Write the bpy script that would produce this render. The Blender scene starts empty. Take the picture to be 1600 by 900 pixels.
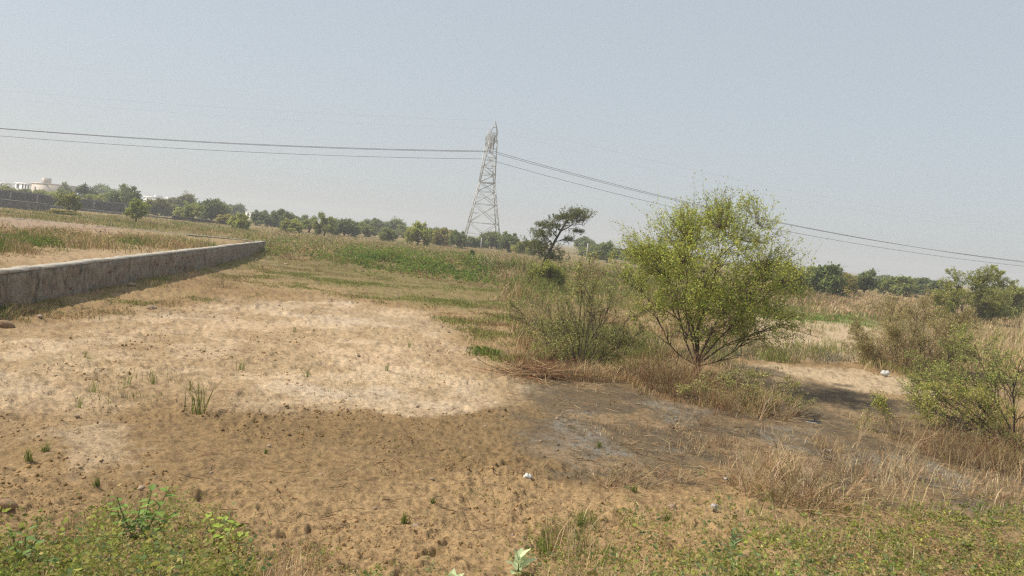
import bpy, math, random
import numpy as np
from mathutils import Vector, Matrix

# ------------------------------------------------------------------ camera, sky, sun, exposure
scn = bpy.context.scene
col = scn.collection
CAM_H, F_PX, IMG_W, IMG_H = 2.6, 1155.0, 1600.0, 900.0
PITCH, ROLL = math.radians(3.82), math.radians(5.6)
CAM_M = Matrix.Rotation(math.pi / 2 - PITCH, 3, 'X') @ Matrix.Rotation(ROLL, 3, 'Z')
cam_data = bpy.data.cameras.new('camera')
cam_data.sensor_width = 36.0
cam_data.lens = 36.0 * F_PX / IMG_W
cam_data.clip_start, cam_data.clip_end = 0.05, 6000.0
cam = bpy.data.objects.new('camera', cam_data)
cam.matrix_world = Matrix.Translation((0, 0, CAM_H)) @ CAM_M.to_4x4()
col.objects.link(cam)
scn.camera = cam

SUN_EL, SUN_DIR = math.radians(49.0), Vector((-1.0, 0.0, 0)).normalized()   # horizontal direction towards the sun
world = bpy.data.worlds.new('World')
scn.world = world
world.use_nodes = True
wn = world.node_tree
sky = wn.nodes.new('ShaderNodeTexSky')
sky.sky_type = 'NISHITA'
sky.sun_disc = False
sky.sun_elevation = SUN_EL
sky.sun_rotation = math.atan2(SUN_DIR.x, SUN_DIR.y)
sky.altitude = 250.0
sky.air_density, sky.dust_density, sky.ozone_density = 1.0, 3.0, 1.5
bg = wn.nodes['Background']
bg.inputs['Strength'].default_value = 0.12
veil = wn.nodes.new('ShaderNodeMix')                             # dust evens the sky out towards a pale grey-blue
veil.data_type = 'RGBA'
veil.inputs[0].default_value = 0.76
veil.inputs[7].default_value = (3.58, 3.92, 4.12, 1)
wn.links.new(sky.outputs[0], veil.inputs[6])
wn.links.new(veil.outputs[2], bg.inputs[0])

sun_data = bpy.data.lights.new('sun', 'SUN')
sun_data.energy, sun_data.angle, sun_data.color = 4.1, math.radians(0.8), (1.0, 0.92, 0.79)
sun = bpy.data.objects.new('sun', sun_data)
to_sun = Vector((SUN_DIR.x * math.cos(SUN_EL), SUN_DIR.y * math.cos(SUN_EL), math.sin(SUN_EL)))
sun.rotation_euler = to_sun.to_track_quat('Z', 'Y').to_euler()
col.objects.link(sun)

scn.cycles.use_denoising = False                              # keep the fine texture of soil and leaves
scn.cycles.filter_width = 1.3
scn.view_settings.view_transform = 'Standard'
scn.view_settings.look = 'None'
scn.view_settings.exposure = 0.4
scn.view_settings.gamma = 1.0
scn.view_settings.use_curve_mapping = False

# ------------------------------------------------------------------ small maths
CM = np.array(CAM_M)

def sstep(a, b, x):
    t = np.clip((x - a) / (b - a), 0, 1)
    return t * t * (3 - 2 * t)

_tab = np.random.default_rng(7).random((8, 256, 256))

def vnoise(x, y, s=0):
    xi, yi = np.floor(x).astype(np.int64), np.floor(y).astype(np.int64)
    fx, fy = x - xi, y - yi
    fx, fy = fx * fx * fx * (fx * (fx * 6 - 15) + 10), fy * fy * fy * (fy * (fy * 6 - 15) + 10)
    t = _tab[s % 8]
    a, b = t[xi & 255, yi & 255], t[(xi + 1) & 255, yi & 255]
    c, d = t[xi & 255, (yi + 1) & 255], t[(xi + 1) & 255, (yi + 1) & 255]
    return (a + (b - a) * fx) * (1 - fy) + (c + (d - c) * fx) * fy

def fbm(x, y, s=0, o=4, g=0.5):
    r, amp, tot = 0.0, 1.0, 0.0
    for k in range(o):
        r = r + amp * vnoise(x + 17.3 * k, y - 9.1 * k, s + k)
        tot += amp
        amp *= g
        x, y = x * 2.03, y * 2.03
    return r / tot

def pits(x, y, cell, s, keep):
    """depth of hoof-print like dents, 0..1"""
    ci, cj = np.floor(x / cell).astype(np.int64), np.floor(y / cell).astype(np.int64)
    best = np.zeros_like(x)
    for di in (-1, 0, 1):
        for dj in (-1, 0, 1):
            a, b = (ci + di) & 255, (cj + dj) & 255
            px = (ci + di + _tab[s % 8][a, b]) * cell
            py = (cj + dj + _tab[(s + 1) % 8][a, b]) * cell
            on = (_tab[(s + 2) % 8][a, b] < keep) * (0.5 + 0.5 * _tab[(s + 3) % 8][a, b])
            r = cell * (0.16 + 0.16 * _tab[(s + 4) % 8][a, b])
            d = np.hypot(x - px, (y - py)) / r
            best = np.maximum(best, on * sstep(1.0, 0.35, d))
    return best

def seg_side(x, y, a, b):
    """signed distance to the line a->b, positive on its left"""
    dx, dy = b[0] - a[0], b[1] - a[1]
    L = math.hypot(dx, dy)
    return ((y - a[1]) * dx - (x - a[0]) * dy) / L

def ray(px, py):
    v = np.stack([(np.asarray(px, float) - 800) / F_PX, -(np.asarray(py, float) - 450) / F_PX, -np.ones_like(np.asarray(px, float))], -1)
    return v @ CM.T

def at_z(px, py, z=0.0):
    v = ray(px, py)
    t = (z - CAM_H) / v[..., 2]
    return v[..., 0] * t, v[..., 1] * t

# plot wall corners (top of the coping, 0.9 m)
WALL_H = 0.9
_a, _b, _c = at_z(0, 422, WALL_H), at_z(348, 384, WALL_H), at_z(414, 377, WALL_H)
_e = at_z(0, 338.5, WALL_H)
W_A, W_C, W_E = np.array(_a), np.array(_c), np.array(_e)
_u = (W_A - W_C) / np.linalg.norm(W_A - W_C)
W_N = W_A + _u * 9.0                       # wall goes on towards the camera side, out of frame
_w = (W_E - W_C) / np.linalg.norm(W_E - W_C)
W_F = W_E + _w * 30.0

def terrain(x, y):
    x, y = np.asarray(x, float), np.asarray(y, float)
    d = np.hypot(x, y)
    z = 0.10 * (fbm(x / 9, y / 9, 1, 3) - 0.5) * sstep(6, 14, d)
    # filled plot behind the low wall
    s1 = seg_side(x, y, W_N, W_C)          # left of the wall
    s2 = seg_side(x, y, W_C, W_F)          # left of the rear wall line = towards the camera
    inside = np.minimum(s1, s2)
    z = z + (0.76 + 0.125 * sstep(14, 3, s2)) * sstep(0.10, 0.26, inside)
    z = z + 0.10 * sstep(-1.6, -0.15, s1) * sstep(0.2, 0.0, s1) * sstep(-0.5, 1, s2)
    # slightly raised land beyond, and a weedy bund
    edge = 46 + 6 * np.sin(x * 0.05) + 4 * (fbm(x / 12, y / 12, 3, 2) - 0.5) + 0.25 * np.maximum(x, 0)
    z = z + 0.38 * sstep(0, 7, y - edge) * (1 - sstep(0.1, 0.26, inside))
    z = z + 0.35 * np.exp(-((y - edge - 6) / 4.0) ** 2) * sstep(-14, -5, x) * (1 - sstep(12, 20, x))
    # road bank under the camera
    be = 6.6 + 0.9 * sstep(0.2, 2.5, x) + 0.35 * (fbm(x / 1.3, y / 1.3, 5, 2) - 0.5) - 0.5 * sstep(2.5, 5, x)
    z = z + 0.78 * sstep(0, 4.6, be - y)
    z = z + 0.14 * np.exp(-(((x - 2.35) / 0.8) ** 2 + ((y - 6.9) / 0.6) ** 2))
    return z

def ground_at(px, py):
    z = np.zeros_like(np.asarray(px, float))
    for _ in range(14):
        x, y = at_z(px, py, z)
        z = 0.5 * z + 0.5 * terrain(x, y)
    return x, y, terrain(x, y)

def poly_world(pts):
    p = np.array(pts, float)
    x, y, z = ground_at(p[:, 0], p[:, 1])
    return np.stack([x, y], 1)

def poly_sd(x, y, P):
    """signed distance to a polygon, positive inside (metres)"""
    best = np.full(x.shape, 1e9)
    inside = np.zeros(x.shape, bool)
    n = len(P)
    for i in range(n):
        ax, ay = P[i]
        bx, by = P[(i + 1) % n]
        ex, ey = bx - ax, by - ay
        t = np.clip(((x - ax) * ex + (y - ay) * ey) / (ex * ex + ey * ey + 1e-12), 0, 1)
        best = np.minimum(best, np.hypot(x - ax - t * ex, y - ay - t * ey))
        cond = (ay > y) != (by > y)
        xi = (bx - ax) * (y - ay) / ((by - ay) if by != ay else 1e-9) + ax
        inside ^= cond & (x < xi)
    return np.where(inside, best, -best)

# ------------------------------------------------------------------ mesh helpers
def new_mesh(name, verts, faces, mat=None, colors=None, smooth=False):
    """verts (n,3); faces: (m,k) array or list of such arrays with different k"""
    me = bpy.data.meshes.new(name)
    verts = np.asarray(verts, np.float32)
    fl = faces if isinstance(faces, list) else [faces]
    fl = [np.asarray(f, np.int32) for f in fl if len(f)]
    loops = np.concatenate([f.ravel() for f in fl])
    counts = np.concatenate([np.full(len(f), f.shape[1], np.int32) for f in fl])
    starts = np.concatenate([[0], np.cumsum(counts)[:-1]]).astype(np.int32)
    me.vertices.add(len(verts))
    me.vertices.foreach_set('co', verts.ravel())
    me.loops.add(len(loops))
    me.loops.foreach_set('vertex_index', loops)
    me.polygons.add(len(counts))
    me.polygons.foreach_set('loop_start', starts)
    me.polygons.foreach_set('loop_total', counts)
    if smooth:
        me.polygons.foreach_set('use_smooth', np.ones(len(counts), bool))
    if colors is not None:
        ca = me.color_attributes.new('Col', 'FLOAT_COLOR', 'POINT')
        c = np.ones((len(verts), 4), np.float32)
        c[:, :3] = colors
        ca.data.foreach_set('color', c.ravel())
    if mat:
        me.materials.append(mat)
    me.update(calc_edges=True)
    return me

def link(name, me, parent=None, loc=None):
    o = bpy.data.objects.new(name, me)
    col.objects.link(o)
    if parent is not None:
        o.parent = parent
    if loc is not None:
        o.location = loc
    return o

def tag(o, label, cat, group=None, kind=None):
    o['label'], o['category'] = label, cat
    if group:
        o['group'] = group
    if kind:
        o['kind'] = kind
    return o

def thing(name, loc, label, cat, group=None, rotz=0.0, scale=None):
    o = link(name, None, None, loc)
    o.rotation_euler = (0, 0, rotz)
    if scale is not None:
        o.scale = scale
    return tag(o, label, cat, group, 'thing')

BOXF = np.array([[0, 3, 2, 1], [4, 5, 6, 7], [0, 1, 5, 4], [1, 2, 6, 5], [2, 3, 7, 6], [3, 0, 4, 7]])

def box_v(x0, x1, y0, y1, z0, z1):
    return np.array([[x0, y0, z0], [x1, y0, z0], [x1, y1, z0], [x0, y1, z0], [x0, y0, z1], [x1, y0, z1], [x1, y1, z1], [x0, y1, z1]], float)

def boxes(blist):
    V = np.concatenate([box_v(*b) for b in blist])
    Fc = np.concatenate([BOXF + 8 * i for i in range(len(blist))])
    return V, Fc

def norm(v):
    return v / (np.linalg.norm(v, axis=-1, keepdims=True) + 1e-9)

def tubes(pts, rad, k=4):
    """pts (B,n,3), rad (B,n) -> verts, quads, branch index per vertex"""
    B, n, _ = pts.shape
    tan = norm(np.gradient(pts, axis=1))
    ref = np.where(np.abs(tan[..., 2:3]) < 0.8, np.array([0, 0, 1.0]), np.array([1.0, 0, 0]))
    s = norm(np.cross(tan, ref))
    t = np.cross(tan, s)
    ang = np.arange(k) * 2 * math.pi / k
    ring = pts[:, :, None, :] + rad[:, :, None, None] * (s[:, :, None, :] * np.cos(ang)[None, None, :, None] + t[:, :, None, :] * np.sin(ang)[None, None, :, None])
    V = ring.reshape(-1, 3)
    idx = np.arange(B * n * k).reshape(B, n, k)
    a = idx[:, :-1, :]
    b = idx[:, 1:, :]
    q = np.stack([a, np.roll(a, -1, 2), np.roll(b, -1, 2), b], -1).reshape(-1, 4)
    return V, q, np.repeat(np.arange(B), n * k)

def grow_paths(rng, p0, d0, L, n=5, up=0.0, wob=0.15):
    """polylines starting at p0 (B,3), direction d0, length L"""
    B = len(p0)
    pts = np.zeros((B, n, 3))
    pts[:, 0] = p0
    d = norm(d0)
    for i in range(1, n):
        d = norm(d + rng.normal(0, wob, (B, 3)) + np.array([0, 0, up]))
        pts[:, i] = pts[:, i - 1] + d * (L / (n - 1))[:, None]
    return pts

def children_of(rng, pts, per, tmin, spread, ratio, L, up=0.0, wob=0.2, tmax=1.0, n=5):
    B, m, _ = pts.shape
    t = rng.uniform(tmin, tmax, (B, per)) * (m - 1)
    i = np.minimum(t.astype(int), m - 2)
    f = (t - i)[..., None]
    bi = np.arange(B)[:, None]
    p = pts[bi, i] * (1 - f) + pts[bi, i + 1] * f
    tan = norm(pts[bi, i + 1] - pts[bi, i])
    r = norm(rng.normal(0, 1, (B, per, 3)))
    side = norm(r - (r * tan).sum(-1, keepdims=True) * tan)
    a = rng.uniform(spread * 0.6, spread * 1.25, (B, per))[..., None]
    d = tan * np.cos(a) + side * np.sin(a)
    Lc = (L[:, None] * ratio * rng.uniform(0.6, 1.25, (B, per)) * (1.25 - 0.6 * t / (m - 1))).ravel()
    return grow_paths(rng, p.reshape(-1, 3), d.reshape(-1, 3), Lc, n, up, wob), Lc

def leaves_on(rng, pts, per, size, aspect=0.35, droop=0.2, tmin=0.15, jit=0.03, up_bias=0.0):
    B, m, _ = pts.shape
    t = rng.uniform(tmin, 1.0, (B, per)) * (m - 1)
    i = np.minimum(t.astype(int), m - 2)
    f = (t - i)[..., None]
    bi = np.arange(B)[:, None]
    p = (pts[bi, i] * (1 - f) + pts[bi, i + 1] * f).reshape(-1, 3) + rng.normal(0, jit, (B * per, 3))
    tan = np.repeat(norm(pts[:, -1] - pts[:, 0]), per, 0)
    d = norm(tan * 0.6 + rng.normal(0, 0.75, p.shape) - np.array([0, 0, droop]))
    return leaf_quads(rng, p, d, size * rng.uniform(0.6, 1.3, len(p)), aspect, up_bias)

def leaf_quads(rng, p, d, s, aspect, up_bias=0.0):
    r = rng.normal(0, 1, p.shape)
    r[:, 2] *= (1 - up_bias)
    side = norm(np.cross(d, r if up_bias == 0 else np.cross(r, np.array([0, 0, 1.0])) + r * 0.4))
    s = s[:, None]
    nrm = np.cross(d, side)
    V = np.stack([p, p + d * s * 0.5 + side * s * aspect * 0.5 + nrm * s * 0.05, p + d * s, p + d * s * 0.5 - side * s * aspect * 0.5 + nrm * s * 0.05], 1)
    Fc = np.arange(len(p) * 4).reshape(-1, 4)
    return V.reshape(-1, 3), Fc

def leaf_cols(rng, n, c, var=0.25, alt=None, altp=0.0):
    base = np.tile(np.array(c, float), (n, 1))
    if alt is not None:
        m = rng.random(n) < altp
        base[m] = alt
    base *= (1 + rng.normal(0, var, (n, 1))).clip(0.35, 1.8)
    base *= 1 + rng.normal(0, 0.07, (n, 3))
    return base.clip(0.004, 0.9)

def join(parts):
    """parts: list of (V, F, colours)"""
    V, Fc, C, o = [], {}, [], 0
    for v, f, c in parts:
        V.append(v)
        Fc.setdefault(f.shape[1], []).append(f + o)
        C.append(np.broadcast_to(c, v.shape))
        o += len(v)
    return np.concatenate(V), [np.concatenate(x) for x in Fc.values()], np.concatenate(C)

# ------------------------------------------------------------------ materials
def nodes_of(name):
    m = bpy.data.materials.new(name)
    m.use_nodes = True
    nt = m.node_tree
    nt.nodes.clear()
    out = nt.nodes.new('ShaderNodeOutputMaterial')
    return m, nt, out

def N(nt, t, **kw):
    n = nt.nodes.new(t)
    for k, v in kw.items():
        setattr(n, k, v)
    return n

def mult(nt, a, b, fac=1.0):
    m = N(nt, 'ShaderNodeMix', data_type='RGBA', blend_type='MULTIPLY')
    m.inputs[0].default_value = fac
    nt.links.new(a, m.inputs[6])
    nt.links.new(b, m.inputs[7])
    return m.outputs[2]

def veg_material(name, transl=0.35, rough_gloss=0.0):
    m, nt, out = nodes_of(name)
    at = N(nt, 'ShaderNodeAttribute', attribute_name='Col')
    oi = N(nt, 'ShaderNodeObjectInfo')
    c = mult(nt, at.outputs['Color'], oi.outputs['Color'])
    df = N(nt, 'ShaderNodeBsdfDiffuse')
    nt.links.new(c, df.inputs['Color'])
    last = df.outputs[0]
    if transl > 0:
        tr = N(nt, 'ShaderNodeBsdfTranslucent')
        nt.links.new(c, tr.inputs['Color'])
        mx = N(nt, 'ShaderNodeMixShader')
        mx.inputs[0].default_value = transl
        nt.links.new(last, mx.inputs[1])
        nt.links.new(tr.outputs[0], mx.inputs[2])
        last = mx.outputs[0]
    if rough_gloss > 0:
        gl = N(nt, 'ShaderNodeBsdfGlossy')
        gl.inputs['Roughness'].default_value = 0.45
        mx = N(nt, 'ShaderNodeMixShader')
        mx.inputs[0].default_value = rough_gloss
        nt.links.new(last, mx.inputs[1])
        nt.links.new(gl.outputs[0], mx.inputs[2])
        last = mx.outputs[0]
    nt.links.new(last, out.inputs[0])
    return m

def ramp(nt, fac, stops):
    r = N(nt, 'ShaderNodeValToRGB')
    e = r.color_ramp.elements
    while len(e) < len(stops):
        e.new(0.5)
    for i, (p, c) in enumerate(stops):
        e[i].position = p
        e[i].color = tuple(c) + (1,)
    nt.links.new(fac, r.inputs[0])
    return r.outputs[0]

def noise(nt, scale, detail=6, rough=0.6, vec=None, dist=0.0):
    n = N(nt, 'ShaderNodeTexNoise')
    n.inputs['Scale'].default_value = scale
    n.inputs['Detail'].default_value = detail
    n.inputs['Roughness'].default_value = rough
    n.inputs['Distortion'].default_value = dist
    if vec is not None:
        nt.links.new(vec, n.inputs['Vector'])
    return n.outputs['Fac']

def soil_material():
    m, nt, out = nodes_of('field_soil')
    at = N(nt, 'ShaderNodeAttribute', attribute_name='Col')
    geo = N(nt, 'ShaderNodeNewGeometry')
    pos = geo.outputs['Position']
    n1 = noise(nt, 9.0, 8, 0.7, pos)
    n2 = noise(nt, 34.0, 6, 0.75, pos)
    c = mult(nt, at.outputs['Color'], ramp(nt, n1, [(0.28, (0.55, 0.53, 0.49)), (0.5, (1, 1, 1)), (0.75, (1.28, 1.26, 1.2))]))
    c = mult(nt, c, ramp(nt, n2, [(0.30, (0.5, 0.48, 0.46)), (0.5, (1, 1, 1)), (0.70, (1.35, 1.33, 1.28))]))
    bs = N(nt, 'ShaderNodeBsdfPrincipled')
    bs.inputs['Roughness'].default_value = 0.95
    bs.inputs['Specular IOR Level'].default_value = 0.12
    nt.links.new(c, bs.inputs['Base Color'])
    b1 = N(nt, 'ShaderNodeBump')
    b1.inputs['Strength'].default_value = 0.7
    b1.inputs['Distance'].default_value = 0.05
    nt.links.new(n1, b1.inputs['Height'])
    b2 = N(nt, 'ShaderNodeBump')
    b2.inputs['Strength'].default_value = 0.6
    b2.inputs['Distance'].default_value = 0.022
    nt.links.new(n2, b2.inputs['Height'])
    nt.links.new(b1.outputs[0], b2.inputs['Normal'])
    nt.links.new(b2.outputs[0], bs.inputs['Normal'])
    nt.links.new(bs.outputs[0], out.inputs[0])
    return m

def plaster_material(name, base, dark, warm, scale=1.0, warm_amt=0.5):
    """stained render: blotches, vertical runs, and warm soil / brick showing through"""
    m, nt, out = nodes_of(name)
    geo = N(nt, 'ShaderNodeNewGeometry')
    pos = geo.outputs['Position']
    mp = N(nt, 'ShaderNodeMapping')
    mp.inputs['Scale'].default_value = (1, 1, 0.6)
    nt.links.new(pos, mp.inputs['Vector'])
    streak = noise(nt, 5.0 * scale, 6, 0.65, mp.outputs[0])
    blot = noise(nt, 1.6 * scale, 7, 0.65, pos, 0.4)
    fine = noise(nt, 9 * scale, 6, 0.62, pos)
    c1 = ramp(nt, streak, [(0.30, dark), (0.52, base), (0.80, tuple(min(1, v * 1.35) for v in base))])
    mx = N(nt, 'ShaderNodeMix', data_type='RGBA')
    k = ramp(nt, blot, [(0.46, (0, 0, 0)), (0.62, (warm_amt,) * 3)])
    nt.links.new(k, mx.inputs[0])
    nt.links.new(c1, mx.inputs[6])
    mx.inputs[7].default_value = tuple(warm) + (1,)
    c = mult(nt, mx.outputs[2], ramp(nt, fine, [(0.3, (0.6, 0.6, 0.6)), (0.62, (1.1, 1.1, 1.1))]))
    bs = N(nt, 'ShaderNodeBsdfPrincipled')
    bs.inputs['Roughness'].default_value = 0.92
    bs.inputs['Specular IOR Level'].default_value = 0.15
    nt.links.new(c, bs.inputs['Base Color'])
    bp = N(nt, 'ShaderNodeBump')
    bp.inputs['Strength'].default_value = 0.8
    bp.inputs['Distance'].default_value = 0.02 / scale
    nt.links.new(fine, bp.inputs['Height'])
    nt.links.new(bp.outputs[0], bs.inputs['Normal'])
    nt.links.new(bs.outputs[0], out.inputs[0])
    return m

def paint_material(name, c, rough=0.7, metal=0.0, var=0.25, scale=3.0):
    m, nt, out = nodes_of(name)
    geo = N(nt, 'ShaderNodeNewGeometry')
    n = noise(nt, scale, 5, 0.6, geo.outputs['Position'])
    rgb = N(nt, 'ShaderNodeRGB')
    rgb.outputs[0].default_value = tuple(c) + (1,)
    cc = mult(nt, rgb.outputs[0], ramp(nt, n, [(0.3, (1 - var,) * 3), (0.7, (1.0,) * 3)]))
    bs = N(nt, 'ShaderNodeBsdfPrincipled')
    bs.inputs['Roughness'].default_value = rough
    bs.inputs['Metallic'].default_value = metal
    nt.links.new(cc, bs.inputs['Base Color'])
    nt.links.new(bs.outputs[0], out.inputs[0])
    return m

M_SOIL = soil_material()
M_LEAF = veg_material('leaf', 0.45)
M_GLOSSLEAF = veg_material('broad_leaf', 0.3, 0.04)
M_BARK = veg_material('bark', 0.0)
M_STRAW = veg_material('straw', 0.2)
M_PLASTER = plaster_material('stained_plaster', (0.27, 0.232, 0.185), (0.085, 0.074, 0.062), (0.25, 0.17, 0.115), 0.8, 0.65)
M_COPING = plaster_material('coping_cement', (0.40, 0.37, 0.32), (0.27, 0.25, 0.22), (0.38, 0.31, 0.23), 1.2, 0.5)
M_DARKWALL = plaster_material('weathered_dark_wall', (0.075, 0.068, 0.066), (0.03, 0.028, 0.028), (0.065, 0.054, 0.047), 0.35, 0.4)
M_STONEWALL = plaster_material('rubble_stone_wall', (0.17, 0.165, 0.16), (0.06, 0.06, 0.06), (0.15, 0.13, 0.11), 0.9, 0.4)
M_STEEL = paint_material('galvanised_steel', (0.44, 0.44, 0.42), 0.6, 0.2, 0.2)
M_WIRE = paint_material('aluminium_cable', (0.10, 0.10, 0.105), 0.6, 0.3, 0.2)
M_INSUL = paint_material('insulator_porcelain', (0.07, 0.055, 0.05), 0.3)
M_WHITE = paint_material('white_house_paint', (0.84, 0.83, 0.81), 0.8, 0, 0.12, 0.6)
M_CREAM = paint_material('cream_house_paint', (0.62, 0.54, 0.46), 0.8, 0, 0.15, 0.6)
M_GREYPAINT = paint_material('grey_house_paint', (0.33, 0.35, 0.37), 0.8, 0, 0.15, 0.6)
M_GLASS = paint_material('dark_window_glass', (0.06, 0.07, 0.08), 0.15)
M_CLOD = paint_material('dry_earth_clod', (0.33, 0.215, 0.12), 0.98, 0, 0.5, 30.0)
M_STONE = paint_material('field_stone', (0.42, 0.31, 0.21), 0.95, 0, 0.5, 14.0)
M_BRICK = paint_material('exposed_brick', (0.22, 0.09, 0.055), 0.95, 0, 0.5, 14.0)
M_PLASTIC = paint_material('white_plastic', (0.6, 0.59, 0.56), 0.5, 0, 0.1, 20.0)
M_BLACK = paint_material('black_rubber', (0.03, 0.03, 0.032), 0.5, 0, 0.3, 20.0)
M_POST = paint_material('concrete_post', (0.5, 0.49, 0.46), 0.9, 0, 0.3, 4.0)

# ------------------------------------------------------------------ ground: one sheet to the horizon
C_BROWN, C_PALE, C_ORANGE = (0.272, 0.184, 0.094), (0.505, 0.386, 0.258), (0.352, 0.24, 0.126)
C_MUD, C_SCUM, C_GREEN, C_STRAW = (0.126, 0.098, 0.065), (0.20, 0.18, 0.148), (0.18, 0.15, 0.06), (0.26, 0.20, 0.10)
C_TAN = (0.385, 0.28, 0.152)
R_PALE = poly_world([(-500, 590), (-200, 545), (0, 520), (180, 490), (380, 468), (520, 463), (610, 478), (700, 508), (725, 535), (700, 555), (770, 585), (798, 604), (745, 640), (640, 652), (560, 642), (430, 648), (370, 634), (320, 612), (250, 612), (130, 640), (0, 665), (-500, 740)])
R_PALE2 = poly_world([(60, 690), (160, 670), (240, 690), (200, 740), (90, 735)])
R_DARK = poly_world([(330, 640), (520, 655), (800, 640), (850, 600), (1000, 600), (1000, 700), (840, 740), (700, 740), (540, 720), (380, 700)])
R_MUD = poly_world([(815, 640), (815, 592), (930, 586), (1080, 610), (1180, 570), (1260, 590), (1370, 620), (1480, 640), (1700, 720), (2000, 760), (2000, 820), (1600, 790), (1420, 792), (1310, 780), (1130, 740), (1000, 752), (900, 738), (835, 700)])
R_SCUM = [poly_world(p) for p in ([(850, 655), (910, 650), (965, 690), (1030, 705), (1010, 722), (900, 725), (835, 712), (850, 690)],
                                  [(1000, 630), (1080, 622), (1120, 650), (1060, 660)],
                                  [(1290, 690), (1420, 715), (1560, 750), (1500, 775), (1400, 745), (1300, 720)],
                                  [(1180, 670), (1270, 665), (1300, 690), (1210, 700)])]
R_TAN = [poly_world(p) for p in ([(1170, 490), (1350, 500), (1390, 545), (1340, 570), (1180, 560)],
                                 [(1180, 572), (1330, 575), (1500, 605), (1470, 625), (1330, 618), (1210, 592)])]
R_ORANGE = [poly_world(p) for p in ([(300, 780), (600, 745), (900, 760), (1100, 740), (1230, 790), (1400, 1000), (300, 1000)],
                                    [(-500, 760), (-100, 720), (60, 720), (130, 790), (60, 850), (-500, 1000)])]
R_GREENFIELD = poly_world([(380, 395), (560, 380), (760, 395), (1000, 420), (1000, 470), (800, 500), (700, 490), (560, 450), (440, 430)])
R_GREENSTRIP = poly_world([(1200, 484), (1380, 502), (1380, 514), (1200, 498)])
R_PLOTSOIL = poly_world([(-400, 470), (0, 392), (150, 385), (260, 388), (160, 408), (0, 418), (-400, 520)])
R_RUBBLE = poly_world([(-300, 330), (0, 342), (170, 356), (230, 366), (150, 368), (0, 362), (-300, 360)])

def soft(x, y, P, s, amp, wl, seed):
    return sstep(-0.6 * s, 0.6 * s, poly_sd(x, y, P) + amp * (fbm(x / wl, y / wl, seed, 4) - 0.5) * 2 + 0.9 * amp * (fbm(x / wl * 7, y / wl * 7, seed + 3, 4, 0.65) - 0.5))

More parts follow.
